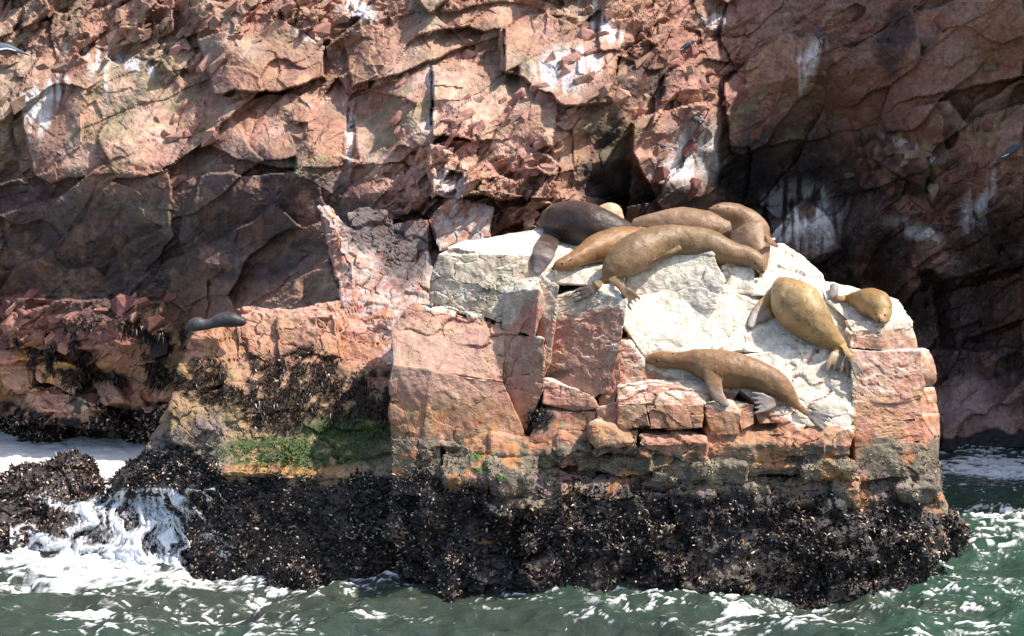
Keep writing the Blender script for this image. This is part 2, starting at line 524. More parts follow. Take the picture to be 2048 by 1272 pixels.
# redder right side and lower left
C = mixc(C, (.33, .165, .13), ss(1150, 1420, u + 1.5 * jw) * .6)
C = mixc(C, (.24, .075, .065), cb(160, 640, 260, 60) * .7)
for b_ in [(1790, 360, 120, 60, -30), (1560, 120, 90, 60, -40), (1880, 300, 120, 60, 30), (2000, 180, 80, 100)]:
    C = mixc(C, (.30, .17, .11), cb(*b_) * .45)
dk = np.zeros(len(u))  # dark rock stain, also painting the shade of the hollows into the colour
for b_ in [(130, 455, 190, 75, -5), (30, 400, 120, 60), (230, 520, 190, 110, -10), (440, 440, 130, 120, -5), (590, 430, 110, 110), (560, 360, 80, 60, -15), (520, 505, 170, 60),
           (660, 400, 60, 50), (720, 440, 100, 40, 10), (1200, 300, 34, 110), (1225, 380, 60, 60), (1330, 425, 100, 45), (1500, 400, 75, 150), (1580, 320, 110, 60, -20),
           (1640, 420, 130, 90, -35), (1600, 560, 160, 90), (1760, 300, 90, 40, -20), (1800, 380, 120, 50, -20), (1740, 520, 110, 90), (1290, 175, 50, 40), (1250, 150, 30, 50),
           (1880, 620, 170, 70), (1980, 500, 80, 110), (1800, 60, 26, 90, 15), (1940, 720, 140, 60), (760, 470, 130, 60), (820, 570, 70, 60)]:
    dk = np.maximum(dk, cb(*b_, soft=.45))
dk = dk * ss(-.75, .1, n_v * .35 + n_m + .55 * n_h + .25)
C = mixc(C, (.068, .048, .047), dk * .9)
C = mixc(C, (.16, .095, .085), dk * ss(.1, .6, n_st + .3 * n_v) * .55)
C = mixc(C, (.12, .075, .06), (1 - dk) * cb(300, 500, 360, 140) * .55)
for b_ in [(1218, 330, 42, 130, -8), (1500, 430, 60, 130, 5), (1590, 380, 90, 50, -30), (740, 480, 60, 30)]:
    C = mixc(C, (.016, .014, .016), cb(*b_, soft=.5) * .85)  # clefts painted near-black to stand in for their deep shade
# yellow-green algal film
for b_ in [(560, 80, 80, 40), (250, 230, 120, 100, -40), (790, 250, 70, 90), (1560, 230, 90, 70), (1500, 190, 60, 60), (1230, 250, 60, 60), (1130, 230, 60, 40), (1960, 240, 90, 30, -40), (620, 330, 60, 40)]:
    C = mixc(C, (.27, .23, .13), cb(*b_) * ss(-.3, .5, n_st) * .6)
# guano: pale caps and drips; the upper left ledge strips paint in its sunlight
wh = np.zeros(len(u))
for b_ in [(75, 215, 26, 50, 10), (110, 180, 26, 30), (200, 120, 90, 14, 18), (190, 150, 18, 60, -10), (270, 140, 70, 14, 18), (700, 280, 9, 60), (860, 210, 10, 70), (725, 20, 35, 14, 30),
           (1120, 150, 45, 40), (1160, 130, 40, 25), (1200, 60, 60, 24, 30), (1180, 30, 40, 20, 30), (1620, 110, 26, 40, 30), (1600, 160, 14, 40, 30), (1390, 310, 50, 60), (1370, 345, 55, 25), (1960, 400, 24, 60, 15),
           (1600, 450, 70, 62), (1640, 420, 24, 34), (1840, 470, 50, 16, 20), (890, 380, 35, 30), (925, 430, 50, 20), (1830, 300, 70, 12, 25), (700, 20, 26, 12), (600, 60, 40, 12, 10), (1430, 30, 30, 30)]:
    wh = np.maximum(wh, blob(u + .6 * jw, v + .6 * jw2, *b_, soft=.6))
wh *= ss(-.5, .35, n_v + .8 * n_m + .1)
C = mixc(C, (.74, .70, .70), wh * .92)
# lower left: orange lichen blocks, brown weed, mussels at the waterline
C = mixc(C, (.55, .26, .08), cb(105, 735, 62, 26, 10) * .9)
C = mixc(C, (.45, .18, .06), cb(40, 705, 60, 12) * .8)
C = mixc(C, (.42, .22, .09), cb(210, 760, 40, 40) * .7)
C = mixc(C, (.30, .20, .10), cb(330, 700, 70, 90) * .6)
C = mixc(C, (.40, .26, .25), cb(1960, 820, 120, 50) * .7)
lo = ss(-.1, .1, (v - 815) / 60 + .5 * n_m) * ss(400, 330, u)
C = mixc(C, (.03, .024, .024), lo * ss(-.3, .2, n_h + .2))
lo2 = ss(-.1, .1, (v - 862) / 40 + .5 * n_m) * ss(1700, 1800, u)
C = mixc(C, (.03, .026, .026), lo2)
wd = ss(.05, .3, fbm(p3 * 2.6 + 70, 4)) * blob(u, v, 200, 710, 260, 60)
C = mixc(C, (.03, .02, .012), wd * .9)
C = C * (1 - .35 * np.clip(crack, 0, 1))[:, None]
wet = np.clip(1 - .9 * dk * ss(.0, .6, n_m) - .5 * lo, 0, 1)
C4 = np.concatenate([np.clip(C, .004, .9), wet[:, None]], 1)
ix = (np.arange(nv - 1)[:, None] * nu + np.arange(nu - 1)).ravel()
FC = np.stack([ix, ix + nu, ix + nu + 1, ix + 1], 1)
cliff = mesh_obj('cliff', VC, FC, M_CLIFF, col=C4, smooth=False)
tag(cliff, kind='structure')
CLIFF_GRID = (us, vv, D.reshape(nv, nu), C.reshape(nv, nu, 3))

def cliff_D(pu, pv):
    i = int(np.clip(np.searchsorted(us, pu), 0, nu - 1)); j = int(np.clip(np.searchsorted(vv, pv), 0, nv - 1))
    return CLIFF_GRID[2][j, i], CLIFF_GRID[3][j, i]

# loose and jutting stones of the cliff, each its own part
def stone_mesh(size, seed, elong=(1, .7, .8)):
    r = np.random.default_rng(seed)
    pts = r.normal(size=(11, 3)); pts /= np.linalg.norm(pts, axis=1, keepdims=True)
    pts = np.sign(pts) * np.abs(pts) ** .6
    pts *= np.array(elong) * size * .5 * (.85 + .3 * r.random((11, 1)))
    return hull([tuple(p) for p in pts])
stone_protos = []
for k in range(10):
    V, F = stone_mesh(1.0, 100 + k)
    V, F = subdiv(V, F, .55, 2)
    nn = vnormals(V, F)
    V = V + nn * (.045 * fbm(V * 3 + k * 5, 3))[:, None]
    me = bpy.data.meshes.new('jutting_stone')
    me.from_pydata(V.tolist(), [], F.tolist())
    me.materials.append(None)
    stone_protos.append(me)
stone_mats = []
for nm, c in [('stone_pink', (.40, .20, .155)), ('stone_tan', (.33, .21, .14)), ('stone_red', (.27, .11, .085)), ('stone_dark', (.05, .042, .045)), ('stone_salmon', (.50, .28, .22)), ('stone_orange', (.42, .21, .09))]:
    m, nt, b = mat_new(nm)
    L = nt.links.new
    geo = N(nt, 'ShaderNodeNewGeometry')
    n1 = N(nt, 'ShaderNodeTexNoise', i_Scale=8.0, i_Detail=8.0, i_Roughness=.7); L(geo.outputs['Position'], n1.inputs['Vector'])
    cr_ = N(nt, 'ShaderNodeValToRGB')
    cr_.color_ramp.elements[0].position = .3; cr_.color_ramp.elements[0].color = (*[x * .5 for x in c], 1)
    cr_.color_ramp.elements[1].position = .7; cr_.color_ramp.elements[1].color = (*[min(1, x * 1.25) for x in c], 1)
    L(n1.outputs[0], cr_.inputs[0]); L(cr_.outputs[0], b.inputs['Base Color'])
    b.inputs['Roughness'].default_value = .8
    bp = N(nt, 'ShaderNodeBump', i_Strength=.6, i_Distance=.04); L(n1.outputs[0], bp.inputs['Height']); L(bp.outputs[0], b.inputs['Normal'])
    stone_mats.append(m)
ZONES = [(960, 330, 180, 130, 62, .16, (0, 4)), (470, 40, 240, 50, 38, .2, (0, 1)), (150, 650, 200, 60, 48, .24, (2, 0)), (1180, 150, 110, 140, 30, .2, (0, 1, 4)),
         (1400, 150, 140, 130, 26, .18, (2, 1)), (60, 170, 90, 150, 22, .18, (0, 1)), (380, 200, 60, 100, 14, .22, (4, 0)), (1380, 320, 70, 60, 10, .2, (1, 2)),
         (1850, 250, 180, 160, 20, .22, (2, 1)), (110, 790, 140, 40, 12, .3, (5, 0)), (900, 140, 180, 100, 12, .2, (0, 1))]
cnt = 0
for cu, cv, ru, rv, n, sz, mats in ZONES:
    for k in range(n):
        pu, pv = cu + rng.uniform(-1, 1) * ru, cv + rng.uniform(-1, 1) * rv
        d, c = cliff_D(pu, pv)
        if 1170 < pu < 1255 and pv > 200: continue
        me = stone_protos[rng.integers(10)]
        o = bpy.data.objects.new('jutting_stone', me)
        link(o, cliff)
        s = sz * rng.uniform(.7, 1.7)
        o.location = Vector(P(pu, pv, d + s * .08))
        o.rotation_euler = (rng.normal() * .25, math.radians(-38) + rng.normal() * .3, rng.normal() * .4)
        o.scale = (s * rng.uniform(1, 1.5), s * .9, s * rng.uniform(.6, 1))
        mi = mats[rng.integers(len(mats))]
        if c.mean() < .06: mi = 3
        o.material_slots[0].link = 'OBJECT'
        o.material_slots[0].material = stone_mats[mi]
        cnt += 1

# =================================================================== OUTCROPS IN FRONT
coarse_V, coarse_F = [], []
def rock_block(parent, front, push, zone, name='rock_block', L=.028, smooth_it=1, amp=1.0, back=None, shrink=.04, kind=None, sink=.5, grow=3.0):
    ca, cb_ = np.mean([q[0] for q in front]), np.mean([q[1] for q in front])
    fr = [tuple(P(a + grow * np.sign(a - ca) * min(1, abs(a - ca) / 15), b + grow * np.sign(b - cb_) * min(1, abs(b - cb_) / 15), d)) for a, b, d in front]
    c = np.mean(fr, 0)
    bk = [((p[0] - c[0]) * (1 - shrink) + c[0], p[1] + push, (p[2] - c[2]) * (1 - shrink) + c[2] - .02 - sink * (CAM_H - p[2]) * push / p[1]) for p in fr]
    V, F = hull(fr + bk + (back or []))
    coarse_F.extend([tuple(int(i) + len(coarse_V) for i in f) for f in F]); coarse_V.extend([tuple(p) for p in V])
    V, F = subdiv(V, F, L)
    V = lap(V, F, smooth_it)
    nn = vnormals(V, F)
    tocam = (nn[:, 1] < .5)
    VA, NA = V, nn; see = nn[:, 1] < .45; V, nn = VA[see], NA[see]
    r1, b1, e1 = vor3(V / np.array([.42, .42, .26]) + .45 * np.stack([fbm(V * 2, 3), fbm(V * 2 + 9, 3), fbm(V * 2 + 19, 3)], 1), 5)
    r2, b2, e2 = vor3(V / np.array([.13, .13, .08]) + .4 * fbm(V * 8, 2)[:, None], 9)
    f1 = fbm(V * 3.1, 4); f2 = fbm(V * 13 + 40, 4)
    pa = ss(-.1, .35, fbm(V * 1.3 + 18, 2)); pb = ss(.0, .5, fbm(V * 1.7 + 8, 2))
    if zone != 'main': pa = .5 + .5 * pa
    dsp = (.020 * (r1[:, 0] - .5) * 2 + .06 * (b1[:, 0] * (r1[:, 1] - .5) + b1[:, 2] * (r1[:, 2] - .5))) * (.25 + .9 * pa) \
        + .009 * (r2[:, 0] - .5) * 2 * pb + .020 * f1 + .008 * f2
    if name == 'rock_foot': dsp = dsp + .030 * fbm(V * 1.6 + 50, 3) + .012 * fbm(V * 5, 2)
    ck = np.maximum((1 - ss(0, .045, e1)) * pa, .4 * (1 - ss(0, .08, e2)) * pb)
    dsp -= .018 * ck
    V = VA; V[see] = VA[see] + nn * (dsp * amp)[:, None]
    nn = vnormals(V, F)
    col = np.full((len(V), 4), (.30, .18, .14, 1.0))
    col[see] = rock_color(V[see], nn[see], zone, ck)
    o = local_parent_mesh(name, V, F, M_ROCK, parent, col=col)
    if kind: o['kind'] = kind
    return V, F, nn, o

def rock_color(V, nn, zone, ck):
    u, v = UV(V)
    f0, f1, f2, f3 = fbm(V * .9 + 3, 3), fbm(V * 3 + 13, 4), fbm(V * 11 + 5, 4), fbm(V * 30 + 1, 2)
    fx = fbm(V * np.array([9, 9, 1.2]) + 21, 4)
    n = len(V)
    up = nn[:, 2]
    C = np.tile(np.array(PINK), (n, 1))
    wet = np.ones(n)
    C = mixc(C, SALMON, ss(-.2, .5, f1))
    C = mixc(C, TAN, ss(.0, .6, f0 + .5 * f1) * .6)
    C = mixc(C, RUST, ss(.25, .7, f2 + .3 * f1) * .5)
    jv = v + 28 * f1 + 16 * f2
    if zone == 'main':
        # orange and grey-brown growth lower down
        C = mixc(C, (.34, .27, .20), ss(.0, .5, f2 * .8 + fx * .6) * .35)
        C = mixc(C, ORANGE, ss(740, 850, jv) * ss(-.4, .3, f0 + f2 + .2) * .9)
        C = mixc(C, (.60, .34, .27), blob(u + 20 * f1, v, 900, 700, 130, 90) * .5)
        C = mixc(C, (.26, .22, .17), ss(-.1, .5, f2 + .4 * f1) * ss(720, 860, jv) * .5)
        C = mixc(C, (.58, .25, .12), blob(u, v, 1780, 820, 90, 110) * ss(-.5, .2, f2) * .6)
        C = mixc(C, (.62, .42, .36), blob(u, v, 1770, 740, 80, 60) * ss(-.3, .4, f2) * .6)
        # guano
        g = ss(.42, .8, up + .22 * f1 + .12 * f2) * ss(880, 760, v + 40 * f1) * ss(1030, 1080, u + 20 * f1)
        E = inpoly(u + 12 * f2, v + 10 * f1, [(1235, 560), (1330, 495), (1560, 470), (1660, 560), (1830, 640), (1830, 662), (1700, 662), (1712, 860), (1640, 852), (1600, 850), (1500, 790), (1290, 735), (1240, 650)])
        g = np.maximum(g, E * ss(-1.3, -.65, f2 + .5 * f3 + .5 * f0 + .3 * up))
        g = np.maximum(g, inpoly(u + 10 * f2, v + 8 * f1, [(1010, 550), (1100, 548), (1085, 600), (1015, 590)]) * ss(.4, .7, up))
        A = inpoly(u + 10 * f2, v + 10 * f1, [(850, 520), (930, 480), (1130, 450), (1260, 560), (1250, 600), (1100, 640), (1085, 560), (1020, 650), (850, 620)])
        C = mixc(C, (.52, .45, .34), A * .85)
        C = mixc(C, (.27, .23, .16), A * ss(.1, .6, fx + .3 * f2) * .6)
        C = mixc(C, (.72, .68, .62), A * (ss(.45, .7, up + .15 * f2) * .9 + ss(.2, .7, -fx + .4 * f2) * .45))
        B = blob(u + 15 * f1, v + 12 * f2, 1160, 650, 110, 80)
        C = mixc(C, (.42, .37, .33), B * ss(-.2, .5, fx + f2 * .5) * .6)
        C = mixc(C, (.74, .67, .56), g)
        C = mixc(C, (.60, .50, .40), g * ss(.0, .6, f1 + .5 * f2) * .6)
        C = mixc(C, (.50, .40, .33), g * ss(.25, .7, fx) * ss(.4, .1, up) * .5)
        C = mixc(C, (.40, .35, .28), g * ss(.05, .6, f2 + .6 * fx) * .55)
        C = mixc(C, (.02, .017, .015), blob(u + 12 * f2, v + 12 * f1, 1078, 838, 26, 22) + blob(u + 12 * f2, v + 12 * f1, 1115, 745, 30, 10) * .7)
        # barnacle band, then mussels
        br = ss(-14, 14, jv - (897 - 15 * ss(1100, 900, u))) * ss(1720, 1690, u) + ss(-14, 14, jv - 880) * ss(1700, 1730, u)
        C = mixc(C, (.20, .165, .115), br * ss(-.9, -.3, f2 + .5 * f1 + .3) * .95)
        C = mixc(C, (.09, .075, .055), br * ss(.0, .5, f2) * .7)
        C = mixc(C, (.45, .19, .07), br * ss(.25, .45, fbm(V * 3.3 + 90, 3)) * .8)
        C = mixc(C, PURPLE, ss(-10, 10, jv - 955) * ss(-.1, .5, f1 + f2) * .6)
        C = mixc(C, (.06, .13, .02), blob(u + 8 * f2, v + 8 * f1, 952, 912, 14, 8) + blob(u + 8 * f2, v, 965, 940, 18, 6) + blob(u + 8 * f2, v, 1002, 955, 14, 6) + blob(u, v + 8 * f2, 1660, 1010, 60, 14) * .4)
        mz = ss(-10, 10, v + 26 * f1 + 34 * fbm(V * 1.1 + 3, 2) - 980) * (1 - .75 * ss(-.35, -.6, fbm(V * 3.2 + 60, 3)))
        C = mixc(C, MUSS, mz * .95)
        wet = 1 - .55 * ss(900, 1000, v) - .3 * blob(u, v, 1780, 830, 80, 90)
    elif zone == 'left':
        C = mixc(C, (.42, .21, .11), ss(-.3, .4, f0 + .4 * f1) * .85)
        C = mixc(C, OCHRE, ss(700, 800, jv) * .75)
        C = mixc(C, (.50, .30, .24), ss(.4, .8, up + .2 * f1) * ss(700, 640, v))
        C = mixc(C, (.17, .15, .12), ss(800, 860, jv) * ss(-.2, .4, f2 + .4 * f1) * .6)
        w = np.zeros(n)
        for b_ in [(600, 755, 85, 68), (415, 745, 42, 40), (470, 790, 130, 20, 5), (700, 800, 110, 50), (560, 820, 70, 50), (760, 790, 40, 60), (365, 770, 20, 20), (510, 750, 14, 50)]:
            w = np.maximum(w, blob(u + 18 * f2, v + 18 * f1, *b_, soft=.2))
        C = mixc(C, (.030, .018, .010), w * ss(-.5, .0, f2 + .1) * .93)
        C = mixc(C, (.42, .20, .06), blob(u + 14 * f2, v + 8 * f1, 560, 940, 130, 14) * .8)
        gr = np.maximum(blob(u + 18 * f2, v + 10 * f1, 600, 905, 180, 32), blob(u + 18 * f2, v + 10 * f1, 700, 865, 100, 32))
        C = mixc(C, (.045, .075, .018), gr * ss(-.7, .1, f2 + .25))
        C = mixc(C, (.20, .16, .15), ss(-.6, .2, f1) * ss(800, 870, jv) * ss(480, 420, u) * .85)
        mz = ss(-10, 10, jv - (905 + 53 * ss(400, 470, u)))
        C = mixc(C, MUSS, mz * .95)
        wet = 1 - .6 * ss(850, 960, v)
    elif zone == 'mid':
        C = mixc(C, (.50, .34, .28), ss(-.3, .4, f1 + f2) * .8)
        C = mixc(C, (.72, .66, .62), ss(.1, .7, fx + .4 * f2) * .5)
        C = mixc(C, (.50, .42, .39), ss(-.4, .3, f2 + fx) * .75)
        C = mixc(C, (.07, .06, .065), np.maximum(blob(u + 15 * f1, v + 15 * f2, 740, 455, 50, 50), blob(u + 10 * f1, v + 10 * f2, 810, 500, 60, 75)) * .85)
    elif zone == 'foot':
        C = mixc(C, (.55, .24, .07), ss(-.5, .1, f1 + f0) * blob(u, v, 90, 725, 110, 45))
        C = mixc(C, (.30, .22, .14), ss(.1, .6, f2) * .5)
        C = mixc(C, (.50, .28, .20), ss(770, 785, v) * .7)
    elif zone == 'low':
        C = mixc(C, MUSS, ss(-1.3, -.7, f1 + .5 * f2) * .95)
        C = mixc(C, (.24, .14, .11), ss(.6, .8, f1 + .2 * up) * .7)
        wet = np.full(n, .35)
    C = mixc(C, np.array((.55, .38, .32)) * C.mean(0), np.clip(ck, 0, 1) * .7)
    return np.concatenate([np.clip(C, .004, .9), wet[:, None]], 1)

main = empty('rock_outcrop', (2.0, 16.2, 0))
tag(main, 'tall angular pink rock with white guano covered top where the sea lions rest', 'rock')
left = empty('rock_ledge', (-2.4, 17.2, 0))
tag(left, 'lower orange brown rock ledge with green algae and black mussels left of the tall rock', 'rock')
mid = empty('rock_slab', (-1.5, 19.5, 0))
tag(mid, 'sunlit diagonal rock slab leaning between the dark cliff and the white topped rock', 'rock')
low = empty('tidal_rock', (-4.5, 17.5, 0))
tag(low, 'low mussel covered tidal rock with peaked top beside the foam at far left', 'rock')

MAIN = [
    # core behind the blocks
    ([(800, 700, 16.95), (1690, 700, 17.0), (1760, 1000, 16.5), (800, 1000, 16.7), (980, 540, 17.8), (1550, 530, 18.0), (1790, 660, 17.5), (1830, 820, 16.9)], 1.6),
    # upper left grey block
    ([(880, 512, 17.15), (862, 560, 17.12), (862, 598, 17.12), (900, 618, 17.02), (1000, 640, 16.80), (1014, 580, 16.85), (1060, 512, 17.0), (930, 488, 17.4), (1075, 462, 18.1), (1120, 470, 18.2), (1120, 520, 17.3)], .7),
    ([(1040, 520, 17.05), (1035, 560, 16.98), (1100, 560, 16.9), (1240, 572, 16.85), (1255, 530, 17.2), (1200, 480, 18.2), (1120, 468, 18.3), (1060, 505, 17.3)], .9),
    ([(1180, 480, 18.2), (1280, 540, 17.2), (1440, 520, 17.3), (1500, 500, 17.8), (1550, 480, 18.6), (1250, 450, 18.9)], 1.2),
    # small white-capped column and the one below
    ([(1024, 562, 16.95), (1012, 588, 16.78), (1076, 582, 16.46), (1068, 558, 16.9), (1066, 672, 16.46), (1008, 655, 16.74), (1085, 600, 16.55)], .6),
    ([(1006, 664, 16.74), (1086, 680, 16.40), (1084, 775, 16.36), (1000, 775, 16.60), (1050, 860, 16.38), (1000, 700, 16.7)], .6),
    ([(1088, 560, 16.75), (1115, 575, 16.6), (1100, 700, 16.42), (1085, 760, 16.42), (1070, 720, 16.55), (1078, 600, 16.7)], .5),
    # small stones in the notch
    ([(935, 625, 16.85), (966, 630, 16.80), (966, 662, 16.76), (942, 660, 16.8)], .3),
    ([(968, 645, 16.88), (1008, 655, 16.8), (1008, 676, 16.72), (985, 674, 16.74)], .3),
    # large pink face: upper, lower left, lower right
    ([(786, 658, 16.85), (824, 612, 16.98), (900, 630, 16.95), (1008, 668, 16.72), (1006, 765, 16.48), (930, 748, 16.46), (788, 728, 16.5)], .9),
    ([(786, 732, 16.44), (856, 742, 16.38), (862, 800, 16.36), (845, 880, 16.36), (784, 940, 16.4), (782, 800, 16.44)], .9),
    ([(860, 744, 16.38), (1006, 768, 16.38), (1046, 868, 16.30), (960, 888, 16.3), (850, 880, 16.32)], .8),
    ([(786, 880, 16.36), (880, 885, 16.30), (882, 985, 16.22), (786, 990, 16.3)], .8),
    # centre shaded block
    ([(1110, 598, 16.80), (1165, 578, 16.66), (1244, 572, 16.56), (1252, 605, 16.32), (1236, 700, 16.20), (1215, 780, 16.20), (1182, 796, 16.26), (1092, 756, 16.62), (1090, 690, 16.68)], .7),
    ([(1225, 640, 16.36), (1240, 760, 16.22), (1210, 868, 16.18), (1190, 868, 16.26), (1215, 700, 16.36)], .6),
    ([(1092, 760, 16.42), (1180, 790, 16.18), (1196, 812, 16.12), (1150, 824, 16.2), (1088, 806, 16.28)], .6),
    ([(1084, 822, 16.26), (1190, 826, 16.14), (1192, 878, 16.10), (1060, 882, 16.18)], .7),
    ([(1196, 820, 16.12), (1240, 806, 16.1), (1242, 866, 16.06), (1192, 872, 16.1)], .7),
    # white upper block seen from its grey front
    ([(1252, 552, 17.12), (1275, 530, 17.16), (1330, 512, 17.12), (1420, 506, 17.0), (1446, 560, 16.78), (1412, 642, 16.70), (1330, 612, 16.88), (1256, 584, 17.05)], .9),
    ([(1446, 534, 17.15), (1476, 522, 17.25), (1506, 540, 17.1), (1506, 584, 16.98), (1452, 586, 17.0)], .5),
    ([(1504, 565, 17.05), (1548, 560, 17.15), (1552, 590, 16.98), (1506, 588, 16.98)], .4),
    ([(1252, 640, 16.78), (1290, 668, 16.72), (1330, 700, 16.36), (1292, 712, 16.42), (1264, 692, 16.60)], .5),
    # white slope
    ([(1246, 612, 16.72), (1262, 596, 16.82), (1330, 620, 16.85), (1410, 654, 16.85), (1440, 566, 17.05), (1500, 590, 17.05), (1490, 700, 16.5), (1400, 712, 16.42), (1330, 704, 16.42), (1290, 706, 16.42), (1250, 650, 16.55)], .8),
    ([(1500, 575, 17.2), (1545, 555, 17.4), (1640, 560, 17.5), (1700, 640, 17.0), (1704, 700, 16.62), (1490, 702, 16.5), (1490, 590, 17.05)], 1.0),
    ([(1530, 560, 17.3), (1535, 500, 17.9), (1570, 490, 18.1), (1605, 515, 17.9), (1650, 560, 17.5), (1600, 590, 17.2)], .8),
    ([(1640, 566, 17.5), (1655, 600, 17.15), (1700, 640, 16.85), (1760, 655, 16.75), (1826, 642, 16.85), (1795, 600, 17.5), (1740, 585, 17.75), (1680, 570, 17.8)], .8),
    ([(1290, 716, 16.44), (1400, 716, 16.42), (1480, 708, 16.48), (1490, 760, 16.34), (1460, 800, 16.26), (1420, 800, 16.26), (1290, 765, 16.32)], .6),
    ([(1486, 708, 16.48), (1704, 704, 16.58), (1708, 830, 16.16), (1690, 866, 16.10), (1600, 850, 16.12), (1520, 815, 16.2), (1484, 780, 16.28)], .7),
    # right column
    ([(1694, 642, 16.82), (1706, 662, 16.62), (1756, 660, 16.58), (1824, 644, 16.62), (1832, 696, 16.52), (1780, 702, 16.5), (1704, 692, 16.55)], .8),
    ([(1706, 702, 16.36), (1836, 704, 16.40), (1846, 768, 16.32), (1840, 796, 16.3), (1780, 805, 16.22), (1708, 800, 16.24)], .8),
    ([(1708, 806, 16.22), (1842, 802, 16.30), (1844, 836, 16.26), (1710, 846, 16.18)], .8),
    ([(1710, 850, 16.18), (1845, 842, 16.26), (1850, 880, 16.22), (1712, 892, 16.14)], .8),
    ([(1712, 896, 16.16), (1790, 890, 16.14), (1792, 950, 16.08), (1714, 960, 16.1)], .8),
    ([(1794, 888, 16.16), (1852, 884, 16.22), (1866, 950, 16.2), (1796, 952, 16.1)], .8),
    # far right edge rocks
    ([(1834, 704, 17.1), (1858, 702, 17.15), (1868, 720, 17.1), (1874, 748, 17.1), (1836, 740, 16.95)], .8),
    ([(1842, 778, 16.85), (1868, 776, 16.9), (1872, 830, 16.75), (1846, 840, 16.7)], .6),
    ([(1848, 830, 16.7), (1874, 832, 16.75), (1880, 905, 16.6), (1878, 985, 16.5), (1850, 980, 16.4), (1848, 900, 16.5)], .6),
    # ledge blocks in front
    ([(1232, 682, 16.42), (1262, 684, 16.40), (1286, 718, 16.28), (1292, 764, 16.22), (1240, 768, 16.24)], .5),
    ([(1238, 774, 16.10), (1300, 762, 16.22), (1416, 766, 16.22), (1416, 806, 16.0), (1330, 808, 15.98), (1238, 806, 16.02)], .5),
    ([(1238, 812, 16.0), (1290, 810, 15.98), (1300, 850, 15.96), (1240, 858, 16.0)], .5),
    ([(1294, 812, 15.98), (1404, 812, 15.97), (1402, 852, 15.94), (1304, 856, 15.95)], .5),
    ([(1412, 812, 16.0), (1462, 800, 16.12), (1480, 830, 15.92), (1476, 866, 15.9), (1424, 868, 15.94)], .5),
    ([(1470, 804, 16.14), (1506, 812, 16.05), (1508, 846, 15.95), (1484, 858, 15.93)], .4),
    ([(1510, 826, 16.14), (1560, 812, 16.2), (1584, 822, 16.12), (1578, 842, 16.05), (1520, 846, 16.05)], .4),
    ([(1560, 846, 16.08), (1610, 850, 16.05), (1600, 868, 15.98), (1550, 868, 16.0)], .4),
    ([(1600, 866, 15.98), (1640, 850, 16.1), (1670, 852, 16.1), (1680, 880, 15.95), (1610, 890, 15.94)], .4),
    ([(1540, 875, 15.97), (1640, 872, 15.95), (1642, 905, 15.92), (1545, 912, 15.93)], .4),
]
MV, MF, MN = [], [], []
def collect(r, store):
    V, F, nn, o = r
    store.append((V, F, nn))
main_store, left_store, low_store = [], [], []
for fr, push in MAIN:
    collect(rock_block(main, fr, push, 'main'), main_store)
# courses of small blocks under the ledge
def course(x0, x1, y0, y1, d, wmin, wmax, parent, zone, store, slope=0):
    x = x0
    while x < x1 - 20:
        w = min(rng.uniform(wmin, wmax), x1 - x)
        t = rng.uniform(-13, 13, 4); dd = rng.uniform(-.16, .13)
        k = slope * (x - x0)
        fr = [(x + 2, y0 + t[0] + k, d + dd + .10), (x + w - 2, y0 + t[1] + k, d + dd + .10), (x + w - 1, (y0 + y1) / 2 + k, d + dd - .03), (x + 2, (y0 + y1) / 2 + t[2] * .5 + k, d + dd - .02),
              (x + w - 4, y1 + t[3] + k, d + dd + .03), (x + 5, y1 + t[2] + k, d + dd + .03)]
        collect(rock_block(parent, fr, .55, zone, amp=2.3, smooth_it=5, grow=4.0), store)
        x += w
course(1188, 1705, 862, 906, 15.99, 40, 190, main, 'main', main_store, .02)
course(1150, 1710, 902, 946, 15.99, 50, 230, main, 'main', main_store, .03)
course(1060, 1715, 940, 995, 16.0, 60, 260, main, 'main', main_store, .02)
course(886, 1190, 880, 930, 16.12, 50, 160, main, 'main', main_store)
course(886, 1070, 924, 990, 16.08, 90, 160, main, 'main', main_store)
course(1712, 1870, 955, 1000, 16.1, 60, 100, main, 'main', main_store)
# submerged foot carrying the mussels
FOOT = [
    ([(850, 985, 16.10), (1120, 985, 16.02), (1130, 1080, 15.93), (1110, 1180, 15.95), (870, 1175, 16.1), (845, 1080, 16.1)], 1.2),
    ([(1100, 985, 16.02), (1420, 990, 15.95), (1430, 1090, 15.83), (1400, 1190, 15.85), (1110, 1185, 15.92), (1090, 1080, 15.95)], 1.2),
    ([(1400, 1000, 15.95), (1720, 1010, 15.98), (1740, 1110, 15.86), (1700, 1205, 15.95), (1420, 1195, 15.86), (1390, 1100, 15.86)], 1.2),
    ([(1640, 985, 16.05), (1880, 985, 16.3), (1905, 1050, 16.3), (1890, 1105, 16.4), (1800, 1165, 16.2), (1700, 1200, 15.95), (1650, 1080, 15.98)], 1.2),
    ([(1860, 1010, 16.5), (1912, 1050, 16.6), (1928, 1082, 16.6), (1860, 1120, 16.6), (1840, 1060, 16.5)], .8),
    ([(786, 975, 16.5), (880, 975, 16.3), (880, 1170, 16.3), (780, 1160, 16.6)], 1.2),
]
for fr, push in FOOT:
    fr = fr + [(a, b + 90, d + .05) for a, b, d in fr if b > 1150]
    collect(rock_block(main, fr, push, 'main', name='rock_foot', amp=3.6, smooth_it=8, sink=1.0), main_store)

